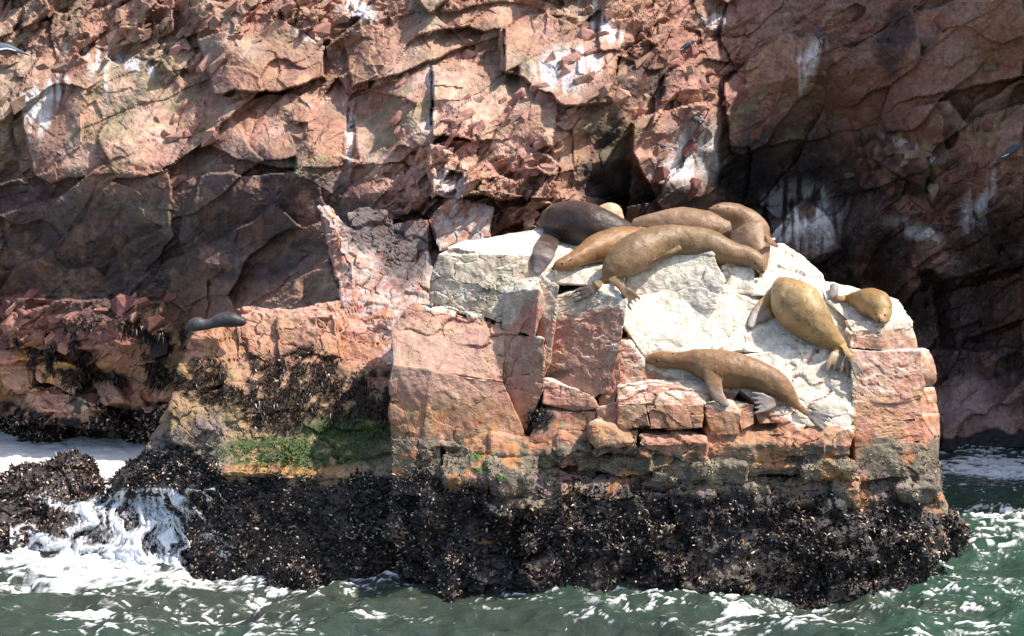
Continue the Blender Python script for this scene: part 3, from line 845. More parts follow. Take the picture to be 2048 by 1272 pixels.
LEFT = [
    ([(382, 690, 18.0), (395, 668, 18.1), (470, 640, 18.25), (480, 760, 17.75), (400, 780, 17.75), (360, 740, 17.9)], 1.6),
    ([(474, 636, 18.2), (555, 622, 18.3), (580, 770, 17.7), (476, 775, 17.72)], 1.6),
    ([(556, 632, 18.15), (648, 608, 18.25), (668, 640, 18.05), (682, 715, 17.85), (640, 790, 17.6), (560, 775, 17.65)], 1.5),
    ([(478, 622, 18.5), (545, 622, 18.55), (552, 632, 18.45), (500, 634, 18.45)], .5),
    ([(655, 612, 18.35), (676, 650, 18.2), (684, 716, 18.0), (668, 700, 18.0)], .6),
    ([(680, 664, 18.3), (718, 650, 18.4), (748, 670, 18.25), (750, 735, 18.1), (690, 735, 18.1)], .6),
    ([(345, 790, 17.8), (480, 770, 17.7), (640, 775, 17.6), (640, 880, 17.3), (440, 900, 17.3), (345, 880, 17.5)], 1.5),
    ([(630, 735, 17.8), (700, 720, 17.9), (785, 740, 17.6), (785, 890, 17.2), (630, 890, 17.3)], 1.4),
    ([(455, 884, 17.35), (650, 868, 17.4), (785, 860, 17.3), (786, 950, 16.78), (640, 958, 16.75), (440, 945, 16.85), (395, 915, 17.2)], 1.2),
    ([(350, 800, 17.9), (350, 960, 17.4), (255, 965, 17.6), (285, 915, 17.8), (320, 865, 18.1)], 1.4),
    ([(222, 968, 17.7), (270, 925, 17.9), (345, 880, 17.8), (440, 900, 17.3), (440, 985, 17.0), (320, 990, 17.4), (225, 985, 17.7)], 1.0),
    ([(380, 955, 17.1), (640, 950, 16.80), (800, 955, 16.72), (850, 1050, 16.6), (840, 1160, 16.65), (620, 1165, 16.65), (400, 1140, 17.0), (380, 1050, 17.0)], 1.6),
    ([(340, 990, 17.3), (430, 960, 17.1), (440, 1150, 17.0), (380, 1150, 17.1), (370, 1060, 17.3)], 1.4),
    ([(545, 1136, 16.6), (620, 1142, 16.55), (640, 1165, 16.5), (540, 1160, 16.6)], .4),
]
for fr, push in LEFT:
    nm = 'rock_block'
    if max(b for a, b, d in fr) > 1100:
        fr = fr + [(a, b + 90, d) for a, b, d in fr if b > 1130]; nm = 'rock_foot'
    collect(rock_block(left, fr, push, 'left', name=nm, amp=1.8, smooth_it=3, sink=1.0), left_store)
MID = [
    ([(640, 416, 21.2), (662, 438, 20.9), (700, 520, 20.1), (706, 600, 19.6), (684, 590, 19.8), (656, 490, 20.8)], .9),
    ([(662, 440, 21.0), (706, 468, 20.7), (742, 520, 20.3), (745, 600, 19.7), (704, 600, 19.7), (690, 520, 20.2)], .9),
    ([(735, 512, 20.5), (775, 545, 20.1), (800, 590, 19.6), (770, 625, 19.3), (735, 600, 19.6)], .9),
    ([(684, 585, 19.7), (760, 600, 19.4), (800, 640, 18.9), (760, 668, 18.7), (700, 650, 19.0)], .9),
    ([(780, 560, 20.0), (830, 575, 19.8), (866, 606, 19.3), (835, 640, 19.0), (795, 640, 19.0)], .9),
    ([(700, 430, 21.5), (770, 420, 21.6), (790, 470, 21.3), (760, 540, 20.9), (715, 480, 21.2)], .9),
    ([(770, 455, 21.5), (850, 440, 21.5), (868, 560, 20.8), (850, 600, 20.5), (775, 560, 20.8)], .9),
    ([(700, 650, 18.8), (780, 640, 18.7), (800, 690, 18.3), (780, 760, 18.0), (700, 740, 18.3)], .9),
    ([(862, 440, 21.5), (905, 400, 21.6), (985, 418, 21.3), (975, 470, 21.0), (880, 500, 20.9)], .9),
]
for fr, push in MID:
    rock_block(mid, fr, push, 'mid', amp=2.0, sink=1.0)
LOW = [
    ([(-140, 985, 18.6), (20, 965, 18.8), (90, 945, 18.7), (136, 912, 18.7), (150, 914, 18.6), (178, 970, 18.5), (176, 995, 18.3), (90, 1020, 18.0), (-140, 1030, 18.0)], .8),
    ([(-140, 1015, 18.1), (30, 1005, 18.1), (120, 1000, 18.0), (110, 1060, 17.6), (20, 1090, 17.5), (-140, 1100, 17.5)], 1.4),
    ([(100, 1005, 18.0), (200, 998, 18.1), (380, 1000, 17.6), (405, 1050, 17.3), (250, 1060, 17.4), (100, 1065, 17.5)], 1.4),
    ([(80, 1055, 17.6), (250, 1040, 17.45), (400, 1050, 17.3), (420, 1150, 17.0), (250, 1165, 17.0), (80, 1130, 17.3)], 1.4),
]
for fr, push in LOW:
    fr = fr + [(a, b + 80, d) for a, b, d in fr if b > 1085]
    collect(rock_block(low, fr, push, 'low', amp=2.0, smooth_it=5, sink=1.0), low_store)

def store_bvh(stores):
    Vs, Fs, o_ = [], [], 0
    for V, F, nn in stores:
        k = nn[F].mean(1)[:, 1] < .35
        Vs.append(V); Fs.append(F[k] + o_); o_ += len(V)
    return BVHTree.FromPolygons(np.concatenate(Vs).tolist(), np.concatenate(Fs).tolist())
for fr in [[(72, 712, 24.1), (108, 704, 24.2), (152, 742, 24.0), (150, 772, 23.9), (84, 752, 23.9)], [(-20, 700, 24.1), (58, 702, 24.2), (60, 716, 24.0), (-20, 722, 24.0)],
           [(66, 790, 24.2), (110, 775, 24.3), (150, 800, 24.1), (172, 824, 24.0), (80, 822, 24.0)], [(190, 770, 24.2), (214, 752, 24.3), (246, 800, 24.0), (210, 806, 24.0)],
           [(4, 730, 24.3), (58, 728, 24.3), (62, 772, 24.1), (8, 776, 24.1)], [(150, 690, 24.4), (215, 682, 24.5), (225, 716, 24.2), (160, 722, 24.2)], [(240, 690, 24.2), (300, 680, 24.3), (310, 722, 24.0), (250, 730, 24.0)]]:
    rock_block(cliff, fr, .8, 'foot', amp=1.6, sink=1.0, L=.045, smooth_it=2)
bvh = store_bvh(main_store + left_store + low_store)
def rock_D(pu, pv, default):
    d = Vector(P(pu, pv, 1.0)) - Vector((0, 0, CAM_H))
    hit = bvh.ray_cast(Vector((0, 0, CAM_H)), d.normalized(), 60)
    return hit[0].y if hit[0] is not None else default

# ------------------------------------------------------------------ shells and weed (uncountable)
def scatter(store, n, maskf, vmin=0):
    tri, nr = [], []
    for V, F, nn in store:
        tri.append(V[F]); nr.append(nn[F].mean(1))
    tri = np.concatenate(tri); nr = np.concatenate(nr)
    kp = (nr[:, 1] < .25) & (nr[:, 2] > -.6); tri, nr = tri[kp], nr[kp]
    c = tri.mean(1)
    u, v = UV(c)
    if vmin: kp = v > vmin; tri, nr, c, u, v = tri[kp], nr[kp], c[kp], u[kp], v[kp]
    area = .5 * np.linalg.norm(np.cross(tri[:, 1] - tri[:, 0], tri[:, 2] - tri[:, 0]), axis=1)
    w = area * maskf(u, v, c) * (nr[:, 1] < .25) * (nr[:, 2] > -.6)
    cw = np.cumsum(w); pick = np.searchsorted(cw, rng.random(n) * cw[-1]).clip(0, len(c) - 1)
    r = rng.random((n, 2)); fl = r.sum(1) > 1; r[fl] = 1 - r[fl]
    T = tri[pick]
    p = T[:, 0] + r[:, :1] * (T[:, 1] - T[:, 0]) + r[:, 1:] * (T[:, 2] - T[:, 0])
    return p, nr[pick]

def frames(nr, tilt):
    a = nr + rng.normal(size=nr.shape) * tilt
    a /= np.linalg.norm(a, axis=1, keepdims=True)
    b = np.cross(a, rng.normal(size=nr.shape)); b /= np.linalg.norm(b, axis=1, keepdims=True)
    return a, b, np.cross(a, b)

def bake(tv, tf, p, fr, sc):
    a, b, c = fr
    V = p[:, None] + sc[:, None, None] * (tv[None, :, 0:1] * b[:, None] + tv[None, :, 1:2] * c[:, None] + tv[None, :, 2:3] * a[:, None])
    F = tf[None] + (np.arange(len(p)) * len(tv))[:, None, None]
    return V.reshape(-1, 3), F.reshape(-1, tf.shape[1])

# mussel: a flattened teardrop standing on its narrow end
def mussel_template():
    rings = [(-.25, .10, .08), (.25, .26, .19), (.65, .30, .17), (.93, .16, .07)]
    V = []
    for z, a_, b_ in rings:
        for k in range(4):
            t = math.pi / 2 * k
            V.append((a_ * math.cos(t), b_ * math.sin(t), z))
    V.append((.03, 0, 1.05))
    F = []
    for r in range(3):
        for k in range(4):
            i, j = r * 4 + k, r * 4 + (k + 1) % 4
            F += [(i, j, j + 4), (i, j + 4, i + 4)]
    for k in range(4): F.append((12 + k, 12 + (k + 1) % 4, 16))
    return np.array(V), np.array(F)
MT = mussel_template()
def mussels(parent, store, n, maskf, size=.036):
    p, nr = scatter(store, n, maskf, 760)
    fr = frames(nr, .75)
    sc = size * rng.uniform(.6, 1.35, n)
    V, F = bake(MT[0], MT[1], p, fr, sc)
    k = rng.random(n)
    clump = fbm(p * 2.5 + 8, 3)
    C = np.tile(np.array((.008, .006, .007)), (n, 1))
    C[k > .45] = (.026, .014, .011)
    C[k > .72] = (.07, .045, .033)
    C[(k + .12 * clump) > .72] = (.10, .06, .045)
    C[(k + .12 * clump) > .82] = (.26, .18, .13)
    C[(k + .12 * clump) > .885] = (.60, .50, .39)  # cream shells, which also paint in the sun glints
    C *= rng.uniform(.5, 1.3, (n, 1))
    o = local_parent_mesh('mussel_bed', V, F, M_MUSSEL, parent, col=np.repeat(C, len(MT[0]), 0), smooth=True)
    o['kind'] = 'stuff'
def mz_main(u, v, c):
    return (ss(-16, 16, v + 26 * fbm(c * 3 + 13, 3) + 34 * fbm(c * 1.1 + 3, 2) - 984) + .10 * ss(930, 970, v)) * (.10 + .9 * ss(-.5, -.25, fbm(c * 2.6 + 60, 3)))
mussels(main, main_store, 38000, mz_main)
def mz_left(u, v, c):
    return ss(-14, 14, v + 26 * fbm(c * 3 + 13, 3) - (912 + 50 * ss(400, 470, u))) * (1 + (u > 700))
mussels(left, left_store, 24000, mz_left)
mussels(low, low_store, 11000, lambda u, v, c: ss(-.7, -.1, fbm(c * 2.5 + 5, 3)) * (1 - .8 * ((v > 1040) & (u > 100))) + .05, size=.04)
# cliff foot at the left, seen small
def grid_store(u0, u1, v0, v1):
    a0, a1 = np.searchsorted(us, [u0, u1]); b0, b1 = np.searchsorted(vv, [v0, v1])
    sub = VC.reshape(nv, nu, 3)[b0:b1:2, a0:a1:2]
    h, w = sub.shape[:2]
    i = (np.arange(h - 1)[:, None] * w + np.arange(w - 1)).ravel()
    F = np.concatenate([np.stack([i, i + w, i + w + 1], 1), np.stack([i, i + w + 1, i + 1], 1)])
    V = sub.reshape(-1, 3)
    return [(V, F, vnormals(V, F))]
p_store = grid_store(-60, 380, 780, 900)
mussels(cliff, p_store, 6500, lambda u, v, c: ss(-.1, .15, (v - 822) / 60 + .5 * fbm(c * 2, 3)), size=.06)

# barnacles
BTv = np.array([(math.cos(t) * .5, math.sin(t) * .5, -.1) for t in np.arange(5) * 2 * math.pi / 5] + [(math.cos(t) * .22, math.sin(t) * .22, .45) for t in np.arange(5) * 2 * math.pi / 5])
BTf = np.array([(i, (i + 1) % 5, 5 + (i + 1) % 5, 5 + i) for i in range(5)])
def barnacles(parent, store, n, maskf, size=.02):
    p, nr = scatter(store, n, maskf, 800)
    V, F = bake(BTv, BTf, p, frames(nr, .3), size * rng.uniform(.5, 1.5, n))
    C = np.array((.24, .20, .14)) * rng.uniform(.25, 1.5, (n, 1))
    o = local_parent_mesh('barnacle_crust', V, F, M_BARN, parent, col=np.repeat(C, 10, 0))
    o['kind'] = 'stuff'
barnacles(main, main_store, 16000, lambda u, v, c: (ss(885, 930, v + 26 * fbm(c * 3, 3)) * ss(1010, 975, v) * ss(-.5, .1, fbm(c * 5 + 4, 2))))
barnacles(left, left_store, 3500, lambda u, v, c: ss(840, 880, v) * ss(960, 930, v) * ss(470, 430, u) + .15 * ss(850, 900, v))

# weed tufts: narrow bent blades
def blades(name, parent, store, n, maskf, ln, wd, col, mat, droop=.8, tilt=.6):
    p, nr = scatter(store, n, maskf, 640)
    a, b, c = frames(nr, tilt)
    l = ln * rng.uniform(.5, 1.4, n)[:, None]; w = wd * rng.uniform(.6, 1.3, n)[:, None]
    q1 = p + a * l * .5; q2 = q1 + a * l * .35 + np.array([0, 0, -1]) * l * droop * .6
    V = np.stack([p - b * w * .5, p + b * w * .5, q1 + b * w * .5, q1 - b * w * .5, q2], 1).reshape(-1, 3)
    i = np.arange(n)[:, None] * 5
    F = np.concatenate([i + np.array([[0, 1, 2]]), i + np.array([[0, 2, 3]]), i + np.array([[3, 2, 4]])])
    C = np.array(col) * rng.uniform(.5, 1.6, (n, 1))
    o = local_parent_mesh(name, V, F, mat, parent, col=np.repeat(C, 5, 0))
    o['kind'] = 'stuff'
def weedmask(u, v, c):
    w = np.zeros(len(u)); f1, f2 = fbm(c * 3 + 13, 3), fbm(c * 11 + 5, 3)
    for b_ in [(600, 755, 80, 62), (415, 745, 38, 36), (470, 790, 120, 16, 5), (700, 800, 100, 46), (560, 820, 66, 46), (760, 790, 36, 56), (365, 770, 18, 18), (510, 750, 10, 46)]:
        w = np.maximum(w, blob(u + 18 * f2, v + 18 * f1, *b_, soft=.2))
    return w * ss(-.4, .1, f2 + .2)
blades('seaweed', left, left_store, 9000, weedmask, .085, .016, (.035, .019, .010), M_WEED)
blades('green_algae', left, left_store, 9000, lambda u, v, c: np.maximum(blob(u + 18 * fbm(c * 9, 2), v, 600, 905, 175, 32), blob(u + 18 * fbm(c * 9, 2), v, 710, 868, 90, 32)) * ss(-.5, .1, fbm(c * 5, 3)), .03, .014, (.075, .12, .022), M_ALGA)
blades('seaweed', main, main_store, 500, lambda u, v, c: blob(u, v, 1078, 838, 24, 20), .07, .015, (.035, .019, .010), M_WEED)
blades('seaweed', cliff, grid_store(-60, 400, 640, 830), 3500, lambda u, v, c: ss(.1, .3, fbm(np.stack([u / 117, -v / 117, 0 * u], 1) * 2.6 + 70, 4)) * blob(u, v, 200, 710, 260, 60), .12, .03, (.03, .018, .012), M_WEED)

# =================================================================== SEA
wx = spaced([(-60, -9.5, .8), (-9.5, 9.5, .028), (9.5, 60, .8)])
wy = spaced([(-20, 13.6, .7), (13.6, 18, .022), (18, 27, .05), (27, 60, 1.0)])
WX, WY = np.meshgrid(wx, wy)
x, y = WX.ravel(), WY.ravel()
pw = np.stack([x * .55 + 1.3 * .2 * y, y * .9, 0 * x], 1)
def ridge(p, o):
    return 1 - np.abs(fbm(p, o))
wa = fbm(np.stack([x * .28, y * .5, 0 * x], 1) + 3, 2)
h = .08 * wa
h += .21 * (ridge(np.stack([x * .65 + .25 * y + .5 * wa, y * 1.15 - .25 * x, 0 * x], 1) + 11, 2) - .6)
h += .10 * (ridge(np.stack([x * 1.7 - .5 * y + .4 * wa, y * 2.7 + .3 * x, 0 * x], 1) + 23, 3) - .6)
h += .012 * fbm(np.stack([x * 6, y * 9, 0 * x], 1), 3)
near = ss(11, 13, y) * (1 - ss(30, 34, y)) * ss(-12, -10, x) * ss(12, 10, x)
h = h * near * (1 - .6 * ss(19.5, 21.5, y))
uw = 1024 + x / np.maximum(y, .5) * F_PX; vw = HOR + CAM_H / np.maximum(y, .5) * F_PX
# foam: authored patches and streaky lace
f_l = fbm(np.stack([x * 1.3, y * 2.6, 0 * x], 1) + 41, 4); f_s = fbm(np.stack([x * 3.2 + .5 * y, y * 8, 0 * x], 1) + 9, 4); f_h = fbm(np.stack([x * 12, y * 18, 0 * x], 1) + 9, 3)
fo = np.zeros(len(x))
streak = 1 - ss(0, .10, np.abs(fbm(np.stack([x * .8 + .9 * f_l, y * 5.5 + .8 * x, 0 * x], 1) + 177, 3)))
for b_, s in [((60, 905, 310, 60), 1.5), ((150, 990, 110, 25), .6), ((60, 1110, 330, 45, 5), .95), ((40, 1075, 160, 40), 1), ((160, 1150, 330, 30, 3), .8), ((1990, 932, 130, 25), .95), ((1960, 905, 110, 14), .5),
              ((180, 1235, 70, 24, -8), .75), ((600, 1190, 300, 14, -3), .4), ((1050, 1175, 170, 14), .45), ((1180, 1168, 150, 9), .7), ((1450, 1245, 70, 25), .55), ((1250, 1225, 110, 14, -5), .5),
              ((2000, 1040, 100, 25, 10), .5), ((1985, 1090, 100, 18), .45), ((1900, 1160, 130, 9), .5), ((800, 1155, 60, 20), .5), ((760, 1240, 40, 10), .45), ((1560, 1235, 120, 20), .3), ((430, 1165, 300, 14), .5),
              ((1700, 1190, 160, 14), .55), ((1850, 1130, 70, 14), .5), ((600, 1172, 260, 8), .55)]:
    fo = np.maximum(fo, s * blob(uw + 25 * f_l, vw + 10 * f_s, *b_, soft=.5))
lace = np.maximum(1 - ss(.0, .13, np.abs(f_s + .25 * f_l)), .8 * (1 - ss(0, .1, np.abs(fbm(np.stack([x * 2.0 - .4 * y, y * 4.5, 0 * x], 1) + 77, 4)))))
crest = ss(.02, .10, h)
amt = .75 * fo + .54 * lace * ss(-.5, .4, f_l + .8 * fo) + .25 * crest * lace + .62 * streak * ss(-.3, .3, fbm(np.stack([x * .5, y * .8, 0 * x], 1) + 66, 2))
foam = ss(.30, 1.0, amt + .22 * f_s + .22 * f_h)
foam *= near
h += .02 * foam * near + .02 * f_h * ss(.8, 1, fo) * near
deep = np.array((.036, .050, .040)); green = np.array((.030, .064, .044))
gk = ss(1500, 1950, uw + 60 * f_l) * .9 + ss(.0, .12, h) * .25
WC = deep + (green - deep) * np.clip(gk, 0, 1)[:, None]
WC = mixc(WC, (.04, .045, .03), blob(uw, vw, 500, 1180, 600, 40) * .5 + blob(uw, vw, 1750, 1230, 250, 16) * .5)
W4 = np.concatenate([WC, foam[:, None]], 1)
nx, ny = len(wx), len(wy)
ix = (np.arange(ny - 1)[:, None] * nx + np.arange(nx - 1)).ravel()
FW = np.stack([ix, ix + 1, ix + nx + 1, ix + nx], 1)
m, nt, b = mat_new('sea_water')
L = nt.links.new
at = N(nt, 'ShaderNodeAttribute', attribute_name='Col')
geo = N(nt, 'ShaderNodeNewGeometry')
mp = N(nt, 'ShaderNodeMapping'); mp.inputs['Scale'].default_value = (1, 1.6, 1); L(geo.outputs['Position'], mp.inputs['Vector'])
n1 = N(nt, 'ShaderNodeTexNoise', i_Scale=7.0, i_Detail=4.0, i_Roughness=.55, i_Distortion=.6); L(mp.outputs[0], n1.inputs['Vector'])
n2 = N(nt, 'ShaderNodeTexNoise', i_Scale=45.0, i_Detail=6.0, i_Roughness=.7); L(mp.outputs[0], n2.inputs['Vector'])
fm = N(nt, 'ShaderNodeMath', operation='MULTIPLY_ADD'); fm.inputs[1].default_value = 1.0; fm.inputs[2].default_value = -.5; L(n2.outputs[0], fm.inputs[0])
fa = N(nt, 'ShaderNodeMath', operation='ADD'); L(fm.outputs[0], fa.inputs[0]); L(at.outputs['Alpha'], fa.inputs[1])
fr_ = N(nt, 'ShaderNodeMapRange'); fr_.inputs[1].default_value = .12; fr_.inputs[2].default_value = .80; L(fa.outputs[0], fr_.inputs[0])
b.inputs['Roughness'].default_value = .07; b.inputs['IOR'].default_value = 1.33
L(at.outputs['Color'], b.inputs['Base Color'])
bp = N(nt, 'ShaderNodeBump', i_Strength=.6, i_Distance=.05); L(n1.outputs[0], bp.inputs['Height']); L(bp.outputs[0], b.inputs['Normal'])
fb = N(nt, 'ShaderNodeBsdfPrincipled'); fb.inputs['Base Color'].default_value = (.82, .84, .85, 1); fb.inputs['Roughness'].default_value = .6
bp2 = N(nt, 'ShaderNodeBump', i_Strength=.6, i_Distance=.03); L(n2.outputs[0], bp2.inputs['Height']); L(bp2.outputs[0], fb.inputs['Normal'])
mx = N(nt, 'ShaderNodeMixShader'); L(fr_.outputs[0], mx.inputs[0]); L(b.outputs[0], mx.inputs[1]); L(fb.outputs[0], mx.inputs[2])
L(mx.outputs[0], nt.nodes['Material Output'].inputs['Surface'])
M_WATER = m
sea = mesh_obj('sea', np.stack([x, y, h], 1), FW, M_WATER, col=W4, smooth=True)
tag(sea, kind='structure')
# sea bed below, out to the horizon
def quad_sheet(name, x0, x1, y0, y1, z, mat):
    return mesh_obj(name, [(x0, y0, z), (x1, y0, z), (x1, y1, z), (x0, y1, z)], np.array([[0, 1, 2, 3]]), mat)
tag(quad_sheet('open_sea', -1500, 1500, -1500, 1500, -.35, plain('open_sea', (.012, .04, .032), .1)), kind='structure')

# cascade of white water over the tidal rock
cu_, cv_ = np.meshgrid(np.arange(20, 470, 2.2), np.arange(975, 1150, 2.2))
cu, cv = cu_.ravel(), cv_.ravel()
dd = np.array([rock_D(a, b_, 17.6) for a, b_ in zip(np.arange(20, 470, 9).repeat(1), [0] * 51)][:0])
gu, gv = np.arange(10, 490, 10), np.arange(965, 1165, 8)
G = np.array([[min(rock_D(a, b_, 17.4), 18.2) for a in gu] for b_ in gv])
for _ in range(3):
    Gp = np.pad(G, 1, mode='edge'); G = (Gp[:-2, 1:-1] + Gp[2:, 1:-1] + Gp[1:-1, :-2] + Gp[1:-1, 2:] + 2 * G) / 6
fi = np.clip((cu - 10) / 10, 0, len(gu) - 1.01); fj = np.clip((cv - 965) / 8, 0, len(gv) - 1.01)
i0, j0 = fi.astype(int), fj.astype(int); fx_, fy_ = fi - i0, fj - j0
gd = (G[j0, i0] * (1 - fx_) + G[j0, i0 + 1] * fx_) * (1 - fy_) + (G[j0 + 1, i0] * (1 - fx_) + G[j0 + 1, i0 + 1] * fx_) * fy_
ang = np.arctan2(cu - 300, cv - 900) + .10 * fbm(np.stack([cu / 40, cv / 30, 0 * cu], 1), 3); rad = np.hypot(cu - 300, cv - 900)
flow = fbm(np.stack([ang * 15, rad / 60, 0 * cu], 1), 4) + 30e-2 * fbm(np.stack([ang * 45, rad / 25, 0 * cu], 1) + 5, 2)
cloud = fbm(np.stack([cu / 45, cv / 30, 0 * cu], 1) + 7, 4)
gd = gd - .07 - .06 * flow - .05 * cloud
cov = np.maximum.reduce([blob(cu, cv, 150, 1120, 230, 45, 3), .95 * blob(cu, cv, 300, 995, 75, 22), .85 * blob(cu, cv, 170, 1018, 80, 14, 8), .72 * blob(cu, cv, 270, 1070, 150, 75),
                         blob(cu, cv, 50, 1085, 60, 40)]) * ss(465, 400, cu)
al = .97 * ss(.15, 1.05, cov + .55 * flow + .30 * cloud - .05)
CV = P(cu, cv, gd)
h_, w_ = cu_.shape
i = (np.arange(h_ - 1)[:, None] * w_ + np.arange(w_ - 1)).ravel()
CF = np.stack([i, i + w_, i + w_ + 1, i + 1], 1)
keep = al[CF].max(1) > .02
m, nt, b = mat_new('white_water')
L = nt.links.new
at = N(nt, 'ShaderNodeAttribute', attribute_name='Col')
geo = N(nt, 'ShaderNodeNewGeometry')
mp = N(nt, 'ShaderNodeMapping'); mp.inputs['Scale'].default_value = (2.5, 2, 1.2); L(geo.outputs['Position'], mp.inputs['Vector'])
n2 = N(nt, 'ShaderNodeTexNoise', i_Scale=14.0, i_Detail=6.0, i_Roughness=.7); L(mp.outputs[0], n2.inputs['Vector'])
b.inputs['Base Color'].default_value = (.82, .84, .86, 1); b.inputs['Roughness'].default_value = .35
fm = N(nt, 'ShaderNodeMath', operation='MULTIPLY_ADD'); fm.inputs[1].default_value = 2.2; fm.inputs[2].default_value = -1.1; L(n2.outputs[0], fm.inputs[0])
fa = N(nt, 'ShaderNodeMath', operation='ADD'); L(fm.outputs[0], fa.inputs[0]); L(at.outputs['Alpha'], fa.inputs[1])
fr_ = N(nt, 'ShaderNodeMapRange'); fr_.inputs[1].default_value = .15; fr_.inputs[2].default_value = 1.0; L(fa.outputs[0], fr_.inputs[0])
L(fr_.outputs[0], b.inputs['Alpha'])
casc = mesh_obj('cascade', CV, CF[keep], m, col=np.concatenate([np.ones((len(cu), 3)), al[:, None]], 1), smooth=True)
tag(casc, kind='stuff')
casc['label'] = 'white water streaming down the low mussel covered rock at far left'
casc['category'] = 'white water'

# =================================================================== SEA LIONS
def catmull(Q, n):
    Q = np.asarray(Q, float)
    Pd = np.concatenate([[2 * Q[0] - Q[1]], Q, [2 * Q[-1] - Q[-2]]])
    out = []
    segs = len(Q) - 1
    for t in np.linspace(0, segs, n):
        i = min(int(t), segs - 1); f = t - i
        p0, p1, p2, p3_ = Pd[i], Pd[i + 1], Pd[i + 2], Pd[i + 3]
        out.append(.5 * ((2 * p1) + (-p0 + p2) * f + (2 * p0 - 5 * p1 + 4 * p2 - p3_) * f * f + (-p0 + 3 * p1 - 3 * p2 + p3_) * f ** 3))
    return np.array(out)

def loft(Q, depth_ratio, n=40, seg=24, min_thick=0, cap=True):
    """Q rows: x,y,z, radius seen from the boat. Cross-section: radius across, depth_ratio*radius towards the viewer."""
    R = catmull(Q, n)
    if cap:
        for end in (0, 1):
            p = R[0] if end == 0 else R[-1]; q = R[1] if end == 0 else R[-2]
            dirv = (p[:3] - q[:3]); dirv /= np.linalg.norm(dirv)
            ex = []
            for a in (.35, .65, .87, .99):
                ex.append(np.append(p[:3] + dirv * p[3] * a * .9, p[3] * math.sqrt(1 - a * a)))
            R = np.concatenate([np.array(ex)[::-1], R]) if end == 0 else np.concatenate([R, np.array(ex)])
    C_, r = R[:, :3], np.maximum(R[:, 3], .004)
    T_ = np.gradient(C_, axis=0); T_ /= np.linalg.norm(T_, axis=1, keepdims=True)
    view = np.array([0, -1., 0.25]); view /= np.linalg.norm(view)
    A = np.cross(T_, view); A /= np.linalg.norm(A, axis=1, keepdims=True)
    B = np.cross(A, T_)
    th = np.linspace(0, 2 * math.pi, seg, endpoint=False)
    rd = np.maximum(r * depth_ratio, min(min_thick, 1) if min_thick else 0)
    rd = np.minimum(rd, r * 1.0) if not min_thick else rd
    V = C_[:, None] + r[:, None, None] * np.cos(th)[None, :, None] * A[:, None] + rd[:, None, None] * np.sin(th)[None, :, None] * B[:, None]
    m_ = len(R)
    V = V.reshape(-1, 3)
    F = []
    for i in range(m_ - 1):
        for k in range(seg):
            a, b_ = i * seg + k, i * seg + (k + 1) % seg
            F += [(a, b_, b_ + seg), (a, b_ + seg, a + seg)]
    c0, c1 = len(V), len(V) + 1
    V = np.concatenate([V, [C_[0]], [C_[-1]]])
    for k in range(seg):
        F.append((c0, (k + 1) % seg, k)); F.append((c1, (m_ - 1) * seg + k, (m_ - 1) * seg + (k + 1) % seg))
    s = np.concatenate([np.repeat(np.linspace(0, 1, m_), seg), [0, 1]])
    return V, np.array(F), s, C_, A, B, r

def remesh(V, F, voxel):
    me = bpy.data.meshes.new('tmp'); me.from_pydata(V.tolist(), [], F.tolist())
    o = bpy.data.objects.new('tmp', me); scene.collection.objects.link(o)
    md = o.modifiers.new('r', 'REMESH'); md.mode = 'VOXEL'; md.voxel_size = voxel
    sm = o.modifiers.new('s', 'SMOOTH'); sm.factor = .5; sm.iterations = 2
    dg = bpy.context.evaluated_depsgraph_get()
    ev = o.evaluated_get(dg).to_mesh()
    ev.calc_loop_triangles()
    n = len(ev.vertices)
    V2 = np.empty(n * 3); ev.vertices.foreach_get('co', V2)
    F2 = np.empty(len(ev.loop_triangles) * 3, np.int32); ev.loop_triangles.foreach_get('vertices', F2)
    V2, F2 = V2.reshape(-1, 3).copy(), F2.reshape(-1, 3).copy()
    o.evaluated_get(dg).to_mesh_clear()
    bpy.data.objects.remove(o); bpy.data.meshes.remove(me)
    return V2, F2

def nearest(A, B):
    from mathutils.kdtree import KDTree
    kd = KDTree(len(B))
    for i, p in enumerate(B): kd.insert(p, i)
    kd.balance()
    return np.array([kd.find(p)[1] for p in A])

def sphere(c, r, sc=(1, 1, 1), n=10):
    bm = bmesh.new(); bmesh.ops.create_uvsphere(bm, u_segments=n, v_segments=n // 2 + 1, radius=1)
    V = np.array([v_.co[:] for v_ in bm.verts]) * r * np.array(sc) + np.array(c)
    F = []
    for f in bm.faces:
        ids = [v_.index for v_ in f.verts]
        for k in range(1, len(ids) - 1): F.append((ids[0], ids[k], ids[k + 1]))
    bm.free()
    return V, np.array(F)

